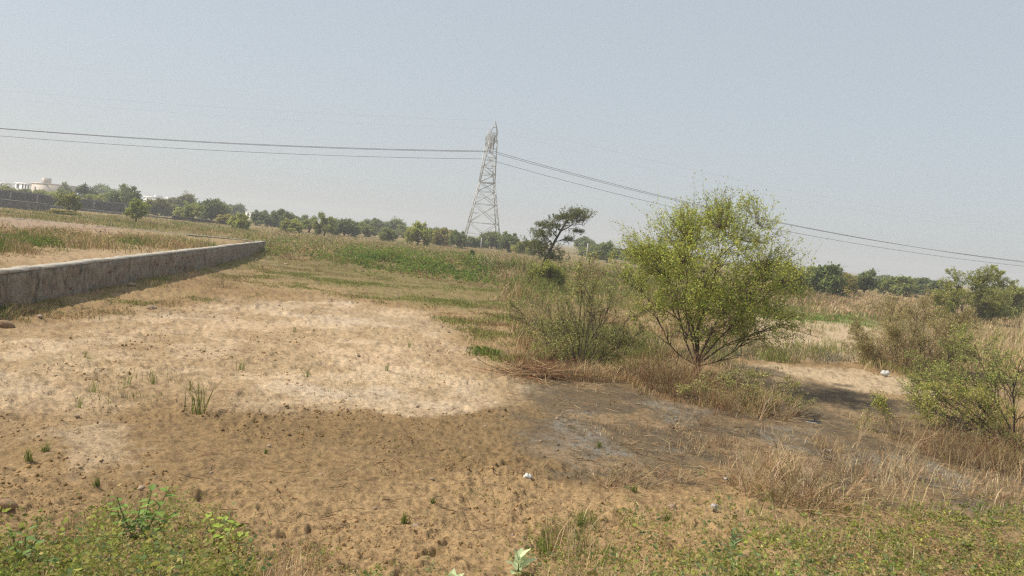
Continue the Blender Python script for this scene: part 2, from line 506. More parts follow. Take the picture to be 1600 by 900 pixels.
def ground_colour(x, y):
    d = np.hypot(x, y)
    c = np.tile(np.array(C_BROWN), (len(x), 1))
    def lay(w, k):
        nonlocal c
        w = np.asarray(w)[:, None]
        c = c * (1 - w) + np.array(k) * w
    m = fbm(x / 3.1, y / 3.1, 2, 4)
    lay(0.42 * sstep(0.42, 0.62, m), C_TAN)
    lay(0.35 * sstep(0.5, 0.7, fbm(x / 1.1, y / 1.1, 4, 4)), C_ORANGE)
    far = sstep(24, 46, y + 10 * (fbm(x / 7, y / 7, 6, 3) - 0.5))
    lay(0.8 * far, C_STRAW)
    lay(far * sstep(0.45, 0.6, fbm(x / 8, y / 8, 5, 4)) * 0.8, C_GREEN)
    near = d < 60
    xn, yn = x[near], y[near]
    cn = c[near]
    def layn(w, k):
        nonlocal cn
        cn = cn * (1 - w[:, None]) + np.array(k) * w[:, None]
    layn(soft(xn, yn, R_GREENFIELD, 2.5, 3.0, 4, 1) * (0.5 + 0.4 * sstep(0.36, 0.66, fbm(xn / 0.6, yn / 0.9, 3, 5, 0.7))), C_GREEN)
    ins = sstep(0.3, 1.2, np.minimum(seg_side(xn, yn, W_N, W_C), seg_side(xn, yn, W_C, W_F)))
    layn(0.8 * ins, (0.30, 0.22, 0.12))
    layn(soft(xn, yn, R_PLOTSOIL, 1.2, 1.2, 2, 2) * 0.85, (0.37, 0.265, 0.16))
    layn(soft(xn, yn, R_RUBBLE, 1.2, 1.5, 2, 2) * 0.8, (0.33, 0.24, 0.18))
    for P in R_TAN:
        layn(soft(xn, yn, P, 0.5, 0.8, 1.6, 3), (0.45, 0.345, 0.225))
    layn(0.7 * soft(xn, yn, R_GREENSTRIP, 1.0, 2.5, 2, 4), (0.17, 0.18, 0.06))
    for P in R_ORANGE:
        layn(soft(xn, yn, P, 0.8, 0.9, 1.2, 5) * 0.85, C_ORANGE)
    layn(soft(xn, yn, R_DARK, 0.7, 0.9, 1.4, 6) * 0.65, (0.205, 0.138, 0.068))
    layn(soft(xn, yn, R_MUD, 0.5, 0.8, 0.9, 7) * (0.72 + 0.28 * sstep(0.35, 0.55, fbm(xn / 0.5, yn / 0.5, 1, 4))), C_MUD)
    mudtan = soft(xn, yn, R_MUD, 0.4, 0.4, 1.0, 7) * sstep(0.52, 0.66, fbm(xn / 0.8, yn / 0.8, 2, 5))
    layn(mudtan * 0.75, (0.29, 0.205, 0.12))
    for i, P in enumerate(R_SCUM):
        w = soft(xn, yn, P, 0.45, 0.6, 0.6, 2 + i)
        layn(w * (0.12 + 0.88 * sstep(0.42, 0.62, fbm(xn / 0.22, yn / 0.22, 3, 5, 0.7))), C_SCUM)
    # the dried pond floor: sharp on the near and inner rim, ragged where it thins out at the far side
    sd = poly_sd(xn, yn, R_PALE) + 0.55 * (fbm(xn / 1.0, yn / 1.0, 3, 5) - 0.5) * 2
    sharp = sstep(-0.08, 0.10, sd)
    ragged = sstep(-0.8, 1.1, sd + 2.0 * (fbm(xn / 2.3, yn / 2.3, 4, 4) - 0.5))
    k = sstep(-3.0, -1.2, xn) * sstep(12.0, 10.6, yn)
    wp = (sharp * k + ragged * (1 - k))
    wp *= 1 - 0.6 * (1 - k) * sstep(0.42, 0.6, fbm(xn / 1.1, yn / 1.3, 6, 6, 0.62))
    wp *= 1 - 0.55 * sstep(-4.0, -8.0, xn) * sstep(0.36, 0.56, fbm(xn / 0.7, yn / 0.9, 2, 5, 0.6))
    layn(wp, np.array(C_PALE))
    layn(wp * 0.35 * sstep(0.5, 0.68, fbm(xn / 2.6, yn / 1.6, 7, 4)), (0.43, 0.375, 0.31))
    layn(wp * 0.35 * sstep(0.5, 0.66, fbm(xn / 3.1, yn / 2.1, 1, 4)), (0.50, 0.35, 0.215))
    layn(soft(xn, yn, R_PALE2, 0.4, 0.7, 0.9, 1) * 0.6, (0.45, 0.35, 0.24))
    # small dark specks: shadows of soil crumbs painted into the ground colour
    layn(0.6 * sstep(0.62, 0.72, fbm(xn / 0.11, yn / 0.14, 5, 4, 0.6)) * (1 - 0.3 * wp), (0.16, 0.105, 0.06))
    layn(0.35 * sstep(0.56, 0.7, fbm(xn / 0.4, yn / 0.5, 1, 5, 0.65)), (0.20, 0.135, 0.075))
    c[near] = cn
    return c

def micro(x, y):
    d = np.hypot(x, y)
    a = sstep(70, 25, d)
    h = 0.04 * (fbm(x / 0.75, y / 0.75, 2, 3) - 0.5) + 0.06 * (fbm(x / 0.20, y / 0.20, 4, 4, 0.7) - 0.5)
    h = h + 0.028 * (0.5 - np.abs(fbm(x / 0.09, y / 0.09, 6, 3, 0.6) - 0.5) * 2)
    rough = sstep(0.38, 0.6, fbm(x / 1.9, y / 1.9, 6, 4))
    wx, wy = x + 0.16 * (fbm(x / 0.16, y / 0.16, 2, 3) - 0.5), y + 0.16 * (fbm(x / 0.16, y / 0.16, 5, 3) - 0.5)
    h = h - 0.07 * pits(wx, wy, 0.46, 1, 0.30) * (0.25 + rough) - 0.035 * pits(wx + 3, wy + 5, 0.2, 3, 0.3) * rough
    h = h + 0.026 * sstep(0.55, 0.68, fbm(x / 0.15, y / 0.15, 1, 4, 0.55)) * (0.15 + rough)
    h = h + 0.010 * sstep(0.58, 0.64, fbm(x / 0.065, y / 0.065, 7, 3)) * (0.3 + rough)
    flat = np.zeros_like(x)
    nr = d < 40
    flat[nr] = soft(x[nr], y[nr], R_MUD, 0.5, 0.5, 1, 7)
    return a * h * (1 - 0.72 * flat)

def build_ground():
    th_f = np.radians(np.linspace(-46, 46, 781))                 # fine where the photograph looks
    th_l = np.radians(np.linspace(-180, -46, 60)[:-1])
    th = np.concatenate([th_l, th_f, -th_l[::-1][:-1]])
    r = 1.0 / np.linspace(1 / 2.6, 1 / 60.0, 560)
    r = np.concatenate([[0.4, 1.2, 1.9], r, 60 * np.exp(np.linspace(0, math.log(1500 / 60), 110))[1:]])
    T, R = np.meshgrid(th, r)
    x, y = (R * np.sin(T)).ravel(), (R * np.cos(T)).ravel()
    z = terrain(x, y) + micro(x, y)
    m, n = R.shape
    idx = np.arange(m * n).reshape(m, n)
    a, b = idx[:-1], idx[1:]
    q = np.stack([a, b, np.roll(b, -1, 1), np.roll(a, -1, 1)], -1).reshape(-1, 4)[:, ::-1]
    V = np.concatenate([np.stack([x, y, z], 1), [[0, 0, float(terrain(0.0, 0.0))]]])
    cap = np.stack([idx[0], np.roll(idx[0], -1), np.full(n, m * n)], 1)[:, ::-1]
    C = np.concatenate([ground_colour(x, y), [C_ORANGE]])
    me = new_mesh('ground', V, [q, cap], M_SOIL, C, smooth=True)
    g = link('ground', me)
    g['kind'] = 'structure'
    g['label'] = 'bare sandy field with a pale dried pond floor and dark cracked mud'
    return g

build_ground()

def surf(x, y):
    return terrain(x, y) + micro(np.atleast_1d(np.asarray(x, float)), np.atleast_1d(np.asarray(y, float)))

def spot(px, py):
    x, y, _ = ground_at(np.array([px], float), np.array([py], float))
    return float(x[0]), float(y[0]), float(surf(x, y)[0])

# ------------------------------------------------------------------ walls
def strip(line, t, z0, z1, seg=0.25, rows=5, rough=0.012, seed=0, lean=0.0):
    """rough-faced wall along a polyline of (x, y): closed prism; z0/z1 functions of (x, y)"""
    P = []
    for (a, b) in zip(line[:-1], line[1:]):
        n = max(2, int(np.linalg.norm(np.array(b) - a) / seg))
        P += [np.array(a) + (np.array(b) - a) * i / n for i in range(n)]
    P.append(np.array(line[-1]))
    P = np.array(P)
    d = norm(np.gradient(P, axis=0))
    nrm = np.stack([d[:, 1], -d[:, 0]], 1)                    # right-hand side
    zb, zt = z0(P[:, 0], P[:, 1]), z1(P[:, 0], P[:, 1])
    ringp = []
    f = np.linspace(0, 1, rows)
    prof = [(0.5, v) for v in f] + [(-0.5, v) for v in f[::-1]]
    for (s, v) in prof:
        q = P + nrm * (s * t)
        z = zb + (zt - zb) * v
        L = np.arange(len(P)) * seg
        k = (fbm(L / 0.5 + seed, z / 0.35 + 9 * s, seed, 3) - 0.5) * 2 * rough
        q = q + nrm * (k * np.sign(s))[:, None]
        z = z + (fbm(L / 0.6 + 31, L * 0 + seed, seed, 3) - 0.5) * rough * (1.5 if v == 1 else 0)
        ringp.append(np.concatenate([q, z[:, None]], 1))
    V = np.stack(ringp, 1)
    n, k, _ = V.shape
    idx = np.arange(n * k).reshape(n, k)
    a, b = idx[:-1], idx[1:]
    q = np.stack([a, np.roll(a, -1, 1), np.roll(b, -1, 1), b], -1).reshape(-1, 4)
    return V.reshape(-1, 3), [q[:, ::-1], np.array([list(idx[0])]), np.array([list(idx[-1][::-1])])]

const = lambda v: (lambda x, y: np.full(np.shape(x), float(v)))
below = lambda dz: (lambda x, y: terrain(x, y) * 0 - dz)

pw = thing('boundary_wall', (0, 0, 0), 'low stained plaster plot wall with a pale cement coping, dividing off the pond floor', 'wall')
J = W_C + (W_A - W_C) * 0.36
rt = np.array([_u[1], -_u[0]]) * -1.0
rt = rt if rt[0] > 0 else -rt
V, Fc = strip([W_N, J], 0.36, const(-0.25), const(WALL_H - 0.05), 0.14, 9, 0.035, 3)
link('wall_face', new_mesh('wall_face', V, Fc, M_PLASTER), pw)
V, Fc = strip([J - rt * 0.10 - _u * 0.002, W_C - rt * 0.10], 0.30, const(-0.25), const(WALL_H - 0.052), 0.2, 7, 0.02, 4)
link('wall_face', new_mesh('wall_face', V, Fc, M_PLASTER), pw)
V, Fc = strip([W_N, J], 0.375, const(WALL_H - 0.05), const(WALL_H), 0.09, 2, 0.034, 5)
link('coping', new_mesh('coping', V, Fc, M_COPING), pw)
V, Fc = strip([J - rt * 0.10, W_C - rt * 0.10], 0.33, const(WALL_H - 0.05), const(WALL_H - 0.005), 0.12, 2, 0.03, 6)
link('coping', new_mesh('coping', V, Fc, M_COPING), pw)
V, Fc = strip([W_C - rt * 0.10 + _w * 0.18, W_F], 0.3, const(-0.2), const(WALL_H - 0.06), 0.4, 4, 0.02, 7)
link('rear_wall', new_mesh('rear_wall', V, Fc, M_PLASTER), pw)
V, Fc = strip([W_C - rt * 0.10 + _w * 0.18, W_F], 0.33, const(WALL_H - 0.06), const(WALL_H - 0.008), 0.2, 2, 0.02, 8)
link('coping', new_mesh('coping', V, Fc, M_COPING), pw)
rng = np.random.default_rng(41)                                # bricks showing where the plaster fell off
br_me = new_mesh('brick', box_v(-0.018, 0.018, -0.11, 0.11, -0.036, 0.036), BOXF, M_BRICK)
for i in range(16):
    s = rng.uniform(9.5, 24)
    p = W_N - _u * s + rt * 0.175
    o = link('brick', br_me, pw, (p[0], p[1], rng.choice([0.28, 0.37, 0.46, 0.55, 0.64])))
    o.rotation_euler = (rng.normal(0, 0.03), 0, math.atan2(_u[1], _u[0]) + math.pi / 2)
    o.scale = (1, rng.uniform(0.5, 1.05), rng.uniform(0.7, 1.0))

def ground_wall(name, pts, z_top, t, mat, label, coping=None, seed=1, cap_t=0.05):
    w = thing(name, (0, 0, 0), label, 'wall')
    line = [np.array(p) for p in pts]
    total = np.linalg.norm(line[-1] - line[0])
    zt = lambda x, y: z_top[0] + (z_top[1] - z_top[0]) * np.clip(np.hypot(x - line[0][0], y - line[0][1]) / total, 0, 1)
    V, Fc = strip(line, t, const(-0.3), zt, 0.6, 5, 0.02, seed)
    link('wall_face', new_mesh('wall_face', V, Fc, mat), w)
    if coping:
        z2 = lambda x, y: zt(x, y) + cap_t
        V, Fc = strip(line, t + 0.05, zt, z2, 0.5, 2, 0.01, seed + 1)
        link('coping', new_mesh('coping', V, Fc, coping), w)
    return w

def wpt(px, y):
    """world x of pixel column px at depth y (roll left aside: taken on the horizon)"""
    hy = 372.4 + 0.098 * (px - 800)
    v = ray(px, hy)
    return np.array([v[0] / v[1] * y, y])

tall = ground_wall('compound_wall', [wpt(-160, 117), wpt(0, 119), wpt(202, 124)], (2.75, 2.05), 0.3, M_DARKWALL, 'tall dark weathered compound wall below the houses and trees', None, 2)
# piers along the tall wall
for i, px in enumerate((-60, 20, 62, 150, 199)):
    p = wpt(px, 118.7 + px * 0.025)
    v, f = boxes([(-0.22, 0.22, -0.25, 0.25, -0.3, 2.62 - 0.0021 * (px + 160) - 0.06)])
    o = link('pier', new_mesh('pier', v, f, M_DARKWALL), tall, (p[0], p[1] - 0.1, 0))
ground_wall('kerb_wall', [wpt(60, 112), wpt(215, 116), wpt(300, 117)], (0.72, 0.55), 0.35, M_STONEWALL, 'thin pale-topped kerb wall running along the foot of the dark compound wall', M_COPING, 3)
ground_wall('stone_wall', [wpt(-160, 84), wpt(79, 87)], (1.42, 1.28), 0.4, M_STONEWALL, 'grey rubble stone wall with white coping in front of the dark compound wall', M_COPING, 4)
ground_wall('plinth_wall', [wpt(270, 116), wpt(363, 120)], (1.0, 0.62), 0.5, M_DARKWALL, 'low dark plinth wall with a light top beside the small roadside trees', M_COPING, 5)

# ------------------------------------------------------------------ houses beyond the trees
def house(name, px0, px1, py_top, depth, label, mat, side_mat, win, extra=None, deep=3.0, parapet=0.5, turn=-32.0):
    """flat-roofed block; its front is turned towards the morning sun. win: (along, below top, width, height) on the front"""
    a, b = wpt(px0, depth), wpt(px1, depth)
    th = math.radians(turn)
    to_cam = norm(-np.array((a + b) / 2))
    front = abs(math.sin(th) * to_cam[0] - math.cos(th) * to_cam[1])
    wdt = abs(b[0] - a[0]) / front
    hy = 372.4 + 0.098 * ((px0 + px1) / 2 - 800)
    top = CAM_H + (hy - py_top) / F_PX * depth - parapet
    h = thing(name, ((a[0] + b[0]) / 2, depth, 0), label, 'building', 'far houses', th)
    link('wall', new_mesh('wall', *boxes([(-wdt / 2, wdt / 2, 0, deep, -0.5, top)]), mat), h)
    ov = 0.12
    for pb in ((-wdt / 2 - ov, wdt / 2 + ov, -ov, 0.1, top + 0.002, top + parapet), (-wdt / 2 - ov, wdt / 2 + ov, deep - 0.1, deep + ov, top + 0.002, top + parapet),
               (-wdt / 2 - ov, -wdt / 2 + 0.1, 0.102, deep - 0.102, top + 0.002, top + parapet - 0.004), (wdt / 2 - 0.1, wdt / 2 + ov, 0.102, deep - 0.102, top + 0.002, top + parapet - 0.004)):
        link('parapet', new_mesh('parapet', *boxes([pb]), side_mat), h)
    for (fx, fz, ww, wh) in win:
        x, z = -wdt / 2 + fx * wdt, top + parapet - fz
        f = link('window', new_mesh('window', *boxes([(x - ww / 2, x + ww / 2, -0.05, -0.003, z - wh / 2, z + wh / 2)]), M_GLASS), h)
        link('sunshade', new_mesh('sunshade', *boxes([(x - ww / 2 - 0.08, x + ww / 2 + 0.08, -0.3, -0.004, z + wh / 2 + 0.004, z + wh / 2 + 0.12)]), side_mat), f)
        link('sill', new_mesh('sill', *boxes([(x - ww / 2 - 0.08, x + ww / 2 + 0.08, -0.12, -0.004, z - wh / 2 - 0.1, z - wh / 2 - 0.004)]), side_mat), f)
    for (x0, x1, y0, y1, z0, z1, mm, nm) in (extra or []):
        link(nm, new_mesh(nm, *boxes([(-wdt / 2 + x0 * wdt, -wdt / 2 + x1 * wdt, y0, y1, top + z0, top + z1)]), mm), h)
    return h

house('house', 50, 68, 285, 250, 'large cream block house with a stair tower on its roof and a long shaded side', M_CREAM, M_CREAM,
      [(0.3, 2.2, 1.2, 1.2)], [(0.6, 0.8, 0.6, 2.6, 0.004, 2.2, M_CREAM, 'stair_tower')], 9.5, 0.5, -42)
house('house', 25, 45, 285.5, 258, 'white two-storey house with dark windows beside the cream block house', M_WHITE, M_WHITE,
      [(0.18, 1.3, 1.6, 1.3), (0.5, 1.3, 0.9, 1.5), (0.68, 1.3, 0.9, 1.5), (0.86, 1.3, 0.9, 1.5)], None, 5)
house('house', -14, 10, 284.5, 266, 'white and grey house cut off by the edge of the picture', M_WHITE, M_WHITE, [(0.62, 1.3, 1.4, 1.2), (0.85, 1.3, 1.2, 1.2)], None, 6)
house('house', 225, 243, 307, 285, 'bright white flat-roofed house peeping over the trees', M_WHITE, M_WHITE, [(0.3, 1.1, 0.9, 0.8)],
      [(0.72, 0.9, 0.5, 3, 0.004, 1.2, M_WHITE, 'roof_room')])
house('house', 246, 268, 309, 290, 'white house with a roof tank beside the umbrella-crowned tree', M_WHITE, M_WHITE, [(0.4, 1.1, 1.0, 0.7)],
      [(0.5, 0.68, 0.5, 3, 0.004, 0.9, M_WHITE, 'water_tank')])
house('house', 384, 397, 330, 210, 'small white roadside hut with an overhanging flat roof', M_WHITE, M_WHITE, [(0.3, 0.95, 0.6, 0.7), (0.72, 0.95, 0.6, 0.7)], None, 2, 0.18)
house('house', 418, 424, 336.5, 230, 'tiny white hut half hidden between two roadside trees', M_WHITE, M_WHITE, [(0.5, 0.9, 0.5, 0.6)], None, 1.5, 0.15)

# ------------------------------------------------------------------ transmission tower and lines
TW_Y = 175.0
_twp = wpt(753, TW_Y)
ARM = Vector((1.85, -13, 0)).normalized()                       # crossarm direction, nearly along the view
TW_ROT = math.atan2(ARM.y, ARM.x) - math.pi / 2                 # local +Y = towards the camera
tw = thing('transmission_tower', (_twp[0], TW_Y, 0.3), 'tall galvanised steel lattice transmission tower standing behind the tree line', 'pylon', None, TW_ROT)

def beam_me(a, b, r):
    a, b = np.array(a, float), np.array(b, float)
    v, q, _ = tubes(np.stack([a, b])[None], np.full((1, 2), r), 4)
    return new_mesh('beam', v, [q, np.array([[3, 2, 1, 0]]), np.array([[4, 5, 6, 7]])], M_STEEL)

def member(nm, a, b, r=0.07):
    return link(nm, beam_me(a, b, r), tw)

def corner(z, i):
    zs, ws = [0, 5.2, 9.6, 12.6, 14.7], [4.3, 3.36, 2.6, 2.05, 1.72]
    w = np.interp(z, zs, ws)
    return (w * (1, -1, -1, 1)[i], w * (1, 1, -1, -1)[i], z)

for i in range(4):
    member('leg', corner(-0.4, i) if False else (corner(0, i)[0], corner(0, i)[1], -0.5), corner(14.7, i), 0.12)
lv = [0, 5.2, 9.6, 12.6, 14.7]
for z0, z1 in zip(lv[:-1], lv[1:]):
    for i in range(4):
        j = (i + 1) % 4
        member('diagonal_brace', corner(z0, i), corner(z1, j), 0.06)
        member('diagonal_brace', corner(z0, j), corner(z1, i), 0.06)
        member('horizontal_brace', corner(z1, i), corner(z1, j), 0.10 if z1 == 14.7 else 0.05)
        zm = (z0 + z1) / 2
        c0, c1 = np.array(corner(zm, i)), np.array(corner(zm, j))
        mid = (c0 + c1) / 2
        if z1 < 13:
            for e in (c0, c1):
                member('redundant_brace', e, mid * 0.55 + e * 0.45, 0.045)
ZB, ZT = 24.0, 25.4                                              # crossarm beam
def arm_pt(s, sx, outer, z):
    t = (z - 14.7) / (ZB - 14.7)
    x = sx * (1.72 * (1 - t) + 0.85 * t)
    y = s * ((1.72 * (1 - t) + 6.3 * t) if outer else (1.2 * (1 - t) + 4.6 * t))
    return (x, y, z)
for s in (-1, 1):
    for sx in (-1, 1):
        member('arm_chord', arm_pt(s, sx, True, 14.7), arm_pt(s, sx, True, ZB), 0.10)
        member('arm_chord', arm_pt(s, sx, False, 14.7), arm_pt(s, sx, False, ZB), 0.08)
    zz = np.linspace(14.7, ZB, 6)
    for k in range(5):
        for sx in (-1, 1):
            member('arm_lacing', arm_pt(s, sx, k % 2 == 0, zz[k]), arm_pt(s, sx, k % 2 == 1, zz[k + 1]), 0.045)
        for o_ in (True, False):
            member('arm_lacing', arm_pt(s, -1 if k % 2 else 1, o_, zz[k]), arm_pt(s, 1 if k % 2 else -1, o_, zz[k + 1]), 0.045)
            member('arm_lacing', arm_pt(s, -1, o_, zz[k + 1]), arm_pt(s, 1, o_, zz[k + 1]), 0.04)
ys = np.linspace(-8.4, 8.4, 13)
bw = lambda y: 0.85 if abs(y) < 5.7 else 0.85 * (1 - (abs(y) - 5.7) / 3.4)
zbm = lambda y: ZB if abs(y) < 5.7 else ZB + 0.9 * (abs(y) - 5.7) / 2.7
for sx in (-1, 1):
    for z_ in (0, 1):
        for ya, yb in ((-8.4, -5.6), (-5.6, 5.6), (5.6, 8.4)):
            f = (lambda y: ZT) if z_ else zbm
            member('crossarm_chord', (sx * bw(ya), ya, f(ya)), (sx * bw(yb), yb, f(yb)), 0.08)
for k in range(12):
    a, b = ys[k], ys[k + 1]
    for sx in (-1, 1):
        p, q = (a, b) if k % 2 else (b, a)
        member('crossarm_lacing', (sx * bw(p), p, zbm(p)), (sx * bw(q), q, ZT), 0.045)
    member('crossarm_lacing', (-bw(a), a, zbm(a)), (bw(b), b, zbm(b)), 0.045)
    member('crossarm_lacing', (-bw(a), a, ZT), (bw(b), b, ZT), 0.045)
for s in (-1, 1):
    ap = (0, s * 6.6, 28.2)
    for sx in (-1, 1):
        for yy in (5.0, 7.0):
            member('peak_member', (sx * 0.8, s * yy, ZT), ap, 0.07)
        member('peak_lacing', (sx * 0.4, s * 5.8, 26.8), (sx * -0.4, s * 6.8, 26.8), 0.04)
    member('peak_lacing', (0.4, s * 5.8, 26.8), (-0.4, s * 5.8, 26.8), 0.04)
COND = [-7.6, 0.0, 7.6]
for y in COND:
    for sgn in (-1, 1):
        top = np.array([0, y + sgn * (1.5 if y == 0 else 0.9), ZB + (0.0 if y == 0 else 0.6)])
        bot = np.array([0, y, 21.75])
        n = 15
        pts = np.linspace(top, bot, 2 * n)
        rad = np.where(np.arange(2 * n) % 2 == 0, 0.05, 0.14)
        v, q, _ = tubes(pts[None], rad[None], 6)
        link('insulator', new_mesh('insulator', v, q, M_INSUL, smooth=True), tw)
for i in range(4):                                               # concrete feet
    c = corner(0, i)
    link('footing', new_mesh('footing', *boxes([(c[0] - 0.35, c[0] + 0.35, c[1] - 0.35, c[1] + 0.35, -0.7, 0.15)]), M_POST), tw)

TWM = Matrix.Translation(tw.location) @ Matrix.Rotation(TW_ROT, 4, 'Z')
LEFT = np.array((TWM.to_3x3() @ Vector((1, 0, 0)))[:])
if LEFT[0] > 0:
    LEFT = -LEFT
def cable(local, sagl, sagr, r, name, label, group):
    p = np.array((TWM @ Vector(local))[:])
    t = np.linspace(-300, 300, 121)
    u = np.abs(t) / 300
    sag = np.where(t < 0, sagr, sagl)
    pts = p + LEFT * t[:, None] - np.array([0, 0, 1.0]) * (sag * 4 * u * (1 - u))[:, None]
    v, q, _ = tubes(pts[None], np.full((1, len(t)), r), 5)
    tag(link(name, new_mesh(name, v, q, M_WIRE, smooth=True)), label, 'cable', group)
for y, nm in zip(COND, ('dark power cable hung from the far end of the pylon crossarm, lowest of three', 'dark power cable hung from the middle of the pylon crossarm', 'dark power cable hung from the near end of the pylon crossarm, highest of three')):
    cable((0, y, {-7.6: 21.0, 0.0: 21.95, 7.6: 21.35}[y]), 7.6, 12.6, 0.05, 'power_cable', nm, 'conductors strung on the pylon')
cable((0, 6.6, 28.2), 6.5, 11, 0.006, 'earth_wire', 'hair-thin earth wire from the higher peak of the pylon', 'earth wires on the pylon peaks')
cable((0, -6.6, 28.2), 6.5, 11, 0.006, 'earth_wire', 'hair-thin earth wire from the lower peak of the pylon', 'earth wires on the pylon peaks')

# ------------------------------------------------------------------ trees and shrubs
C_BARK, C_TWIG = np.array((0.10, 0.072, 0.055)), np.array((0.13, 0.10, 0.078))

def plant_meshes(seed, limbs, per=(6, 6, 5), spread=(0.7, 0.75, 0.8), ratio=(0.5, 0.5, 0.5), tmin=(0.3, 0.25, 0.2), up=0.06, wob=0.14,
                 r0=0.05, leaf=(14, 0.06), aspect=0.35, lc=(0.15, 0.18, 0.035), alt=None, altp=0.0, var=0.28, leafmask=None, sides=(5, 4, 3, 3), droop=0.2, trunk=None, bark=C_BARK, fill=None):
    """limbs: (direction, length, start) list. Returns the wood mesh and the foliage mesh."""
    rng = np.random.default_rng(seed)
    p0 = np.array([l[2] for l in limbs], float)
    d0 = np.array([l[0] for l in limbs], float)
    L = np.array([l[1] for l in limbs], float)
    lv = [grow_paths(rng, p0, d0, L, 8, up, wob)]
    rad = [np.linspace(1, 0.25, 8)[None] * (r0 * (L / L.max()) ** 0.7)[:, None]]
    for k in range(len(per)):
        c, L = children_of(rng, lv[-1], per[k], tmin[k], spread[k], ratio[k], L, up * 0.8, wob * 1.2)
        base = r0 * (0.42, 0.2, 0.1, 0.06)[k]
        lv.append(c)
        rad.append(np.linspace(1, 0.35, c.shape[1])[None] * np.full((len(c), 1), base) * rng.uniform(0.7, 1.2, (len(c), 1)))
    if fill is not None:                                         # sprays reaching from the nearest bough to points spread through the crown
        tgt = fill[0](rng)
        nodes = np.concatenate([p.reshape(-1, 3) for p in lv[:2]])
        cost = np.linalg.norm(tgt[:, None] - nodes[None], axis=2) + 0.35 * np.maximum(0, nodes[None, :, 2] - tgt[:, None, 2])
        st = nodes[cost.argmin(1)]
        u = np.linspace(0, 1, 6)[None, :, None]
        sag = (u * (1 - u)) * np.array([0, 0, -0.25]) * np.linalg.norm(tgt - st, axis=1)[:, None, None]
        pth = st[:, None] * (1 - u) + tgt[:, None] * u + sag + rng.normal(0, 0.02, (len(tgt), 6, 3)) * np.array([0, 1, 1, 1, 1, .5])[None, :, None]
        lv[2:] = [pth]
        rad[2:] = [np.linspace(1, 0.4, 6)[None] * np.full((len(pth), 1), r0 * 0.17)]
        c, L = children_of(rng, pth, fill[1], 0.4, fill[3] if len(fill) > 3 else 0.7, 1.0, fill[2] * (0.55 + 1.7 * rng.random(len(pth)) ** 4), fill[4] if len(fill) > 4 else up * 0.5, wob)
        lv.append(c)
        rad.append(np.linspace(1, 0.4, c.shape[1])[None] * np.full((len(c), 1), r0 * 0.085))
    wood = []
    if trunk is not None:
        tp, tr = trunk
        v, q, _ = tubes(np.array(tp, float)[None], np.array(tr, float)[None], 7)
        wood.append((v, q, bark * np.random.default_rng(seed).uniform(0.8, 1.2, (len(v), 1))))
    for i, (p, r) in enumerate(zip(lv, rad)):
        v, q, b = tubes(p, r, sides[i])
        cc = (bark if i < 2 else C_TWIG) * rng.uniform(0.7, 1.3, (len(p), 1))
        wood.append((v, q, cc[b]))
    V, Fc, C = join(wood)
    wood_me = new_mesh('trunk', V, Fc, M_BARK, C, smooth=True)
    v, q = leaves_on(rng, lv[-1], leaf[0], leaf[1], aspect, droop)
    v2, q2 = leaves_on(rng, lv[-2], max(2, leaf[0] // 2), leaf[1], aspect, droop, 0.4)
    V = np.concatenate([v, v2])
    Q = np.concatenate([q, q2 + len(v)])
    if leafmask is not None:
        keep = leafmask(V[::4], rng)
        V = V.reshape(-1, 4, 3)[keep].reshape(-1, 3)
        Q = np.arange(len(V)).reshape(-1, 4)
    lcs = leaf_cols(rng, len(Q), lc, var, alt, altp)
    # clump tone: whole sprays lighter or darker
    ctr = V.reshape(-1, 4, 3).mean(1)
    tone = 0.72 + 0.56 * fbm(ctr[:, 0] * 2.2 + 5, ctr[:, 2] * 2.2 + ctr[:, 1] * 1.7, seed % 8, 2)
    lcs = lcs * tone[:, None]
    leaf_me = new_mesh('crown', V, Q, M_LEAF, np.repeat(lcs, 4, 0))
    return wood_me, leaf_me

def ellipsoid_fill(n, lobes, shell=0.45, gap=0.0):
    """random points in overlapping ellipsoids (cx, cy, cz, rx, ry, rz, weight)"""
    def f(rng):
        w = np.array([l[6] for l in lobes], float)
        k = rng.choice(len(lobes), n, p=w / w.sum())
        A = np.array(lobes)[k]
        d = norm(rng.normal(0, 1, (n, 3)))
        r = rng.uniform(shell, 1.0, (n, 1)) * rng.uniform(.88, 1.06, (n, 1))
        p = A[:, :3] + d * r * A[:, 3:6]
        if gap > 0:                                              # hollows between the boughs
            g = fbm(p[:, 0] * 2.6 + 3, p[:, 2] * 2.6 + p[:, 1] * 1.9, 3, 2)
            p = p[g > np.quantile(g, gap)]
        return p
    return f

def put_plant(name, loc, meshes, label, cat, group=None, rotz=0.0, scale=(1, 1, 1), tint=(1, 1, 1), parts=('trunk', 'crown')):
    o = thing(name, loc, label, cat, group, rotz, scale)
    for nm, me in zip(parts, meshes):
        c = link(nm, me, o)
        c.color = tuple(tint) + (1,)
    return o

def D(ax, ay=0.0):
    """direction tilted ax degrees sideways and ay degrees in depth from the vertical"""
    return (math.sin(math.radians(ax)), math.sin(math.radians(ay)), math.cos(math.radians(math.hypot(ax, ay))))

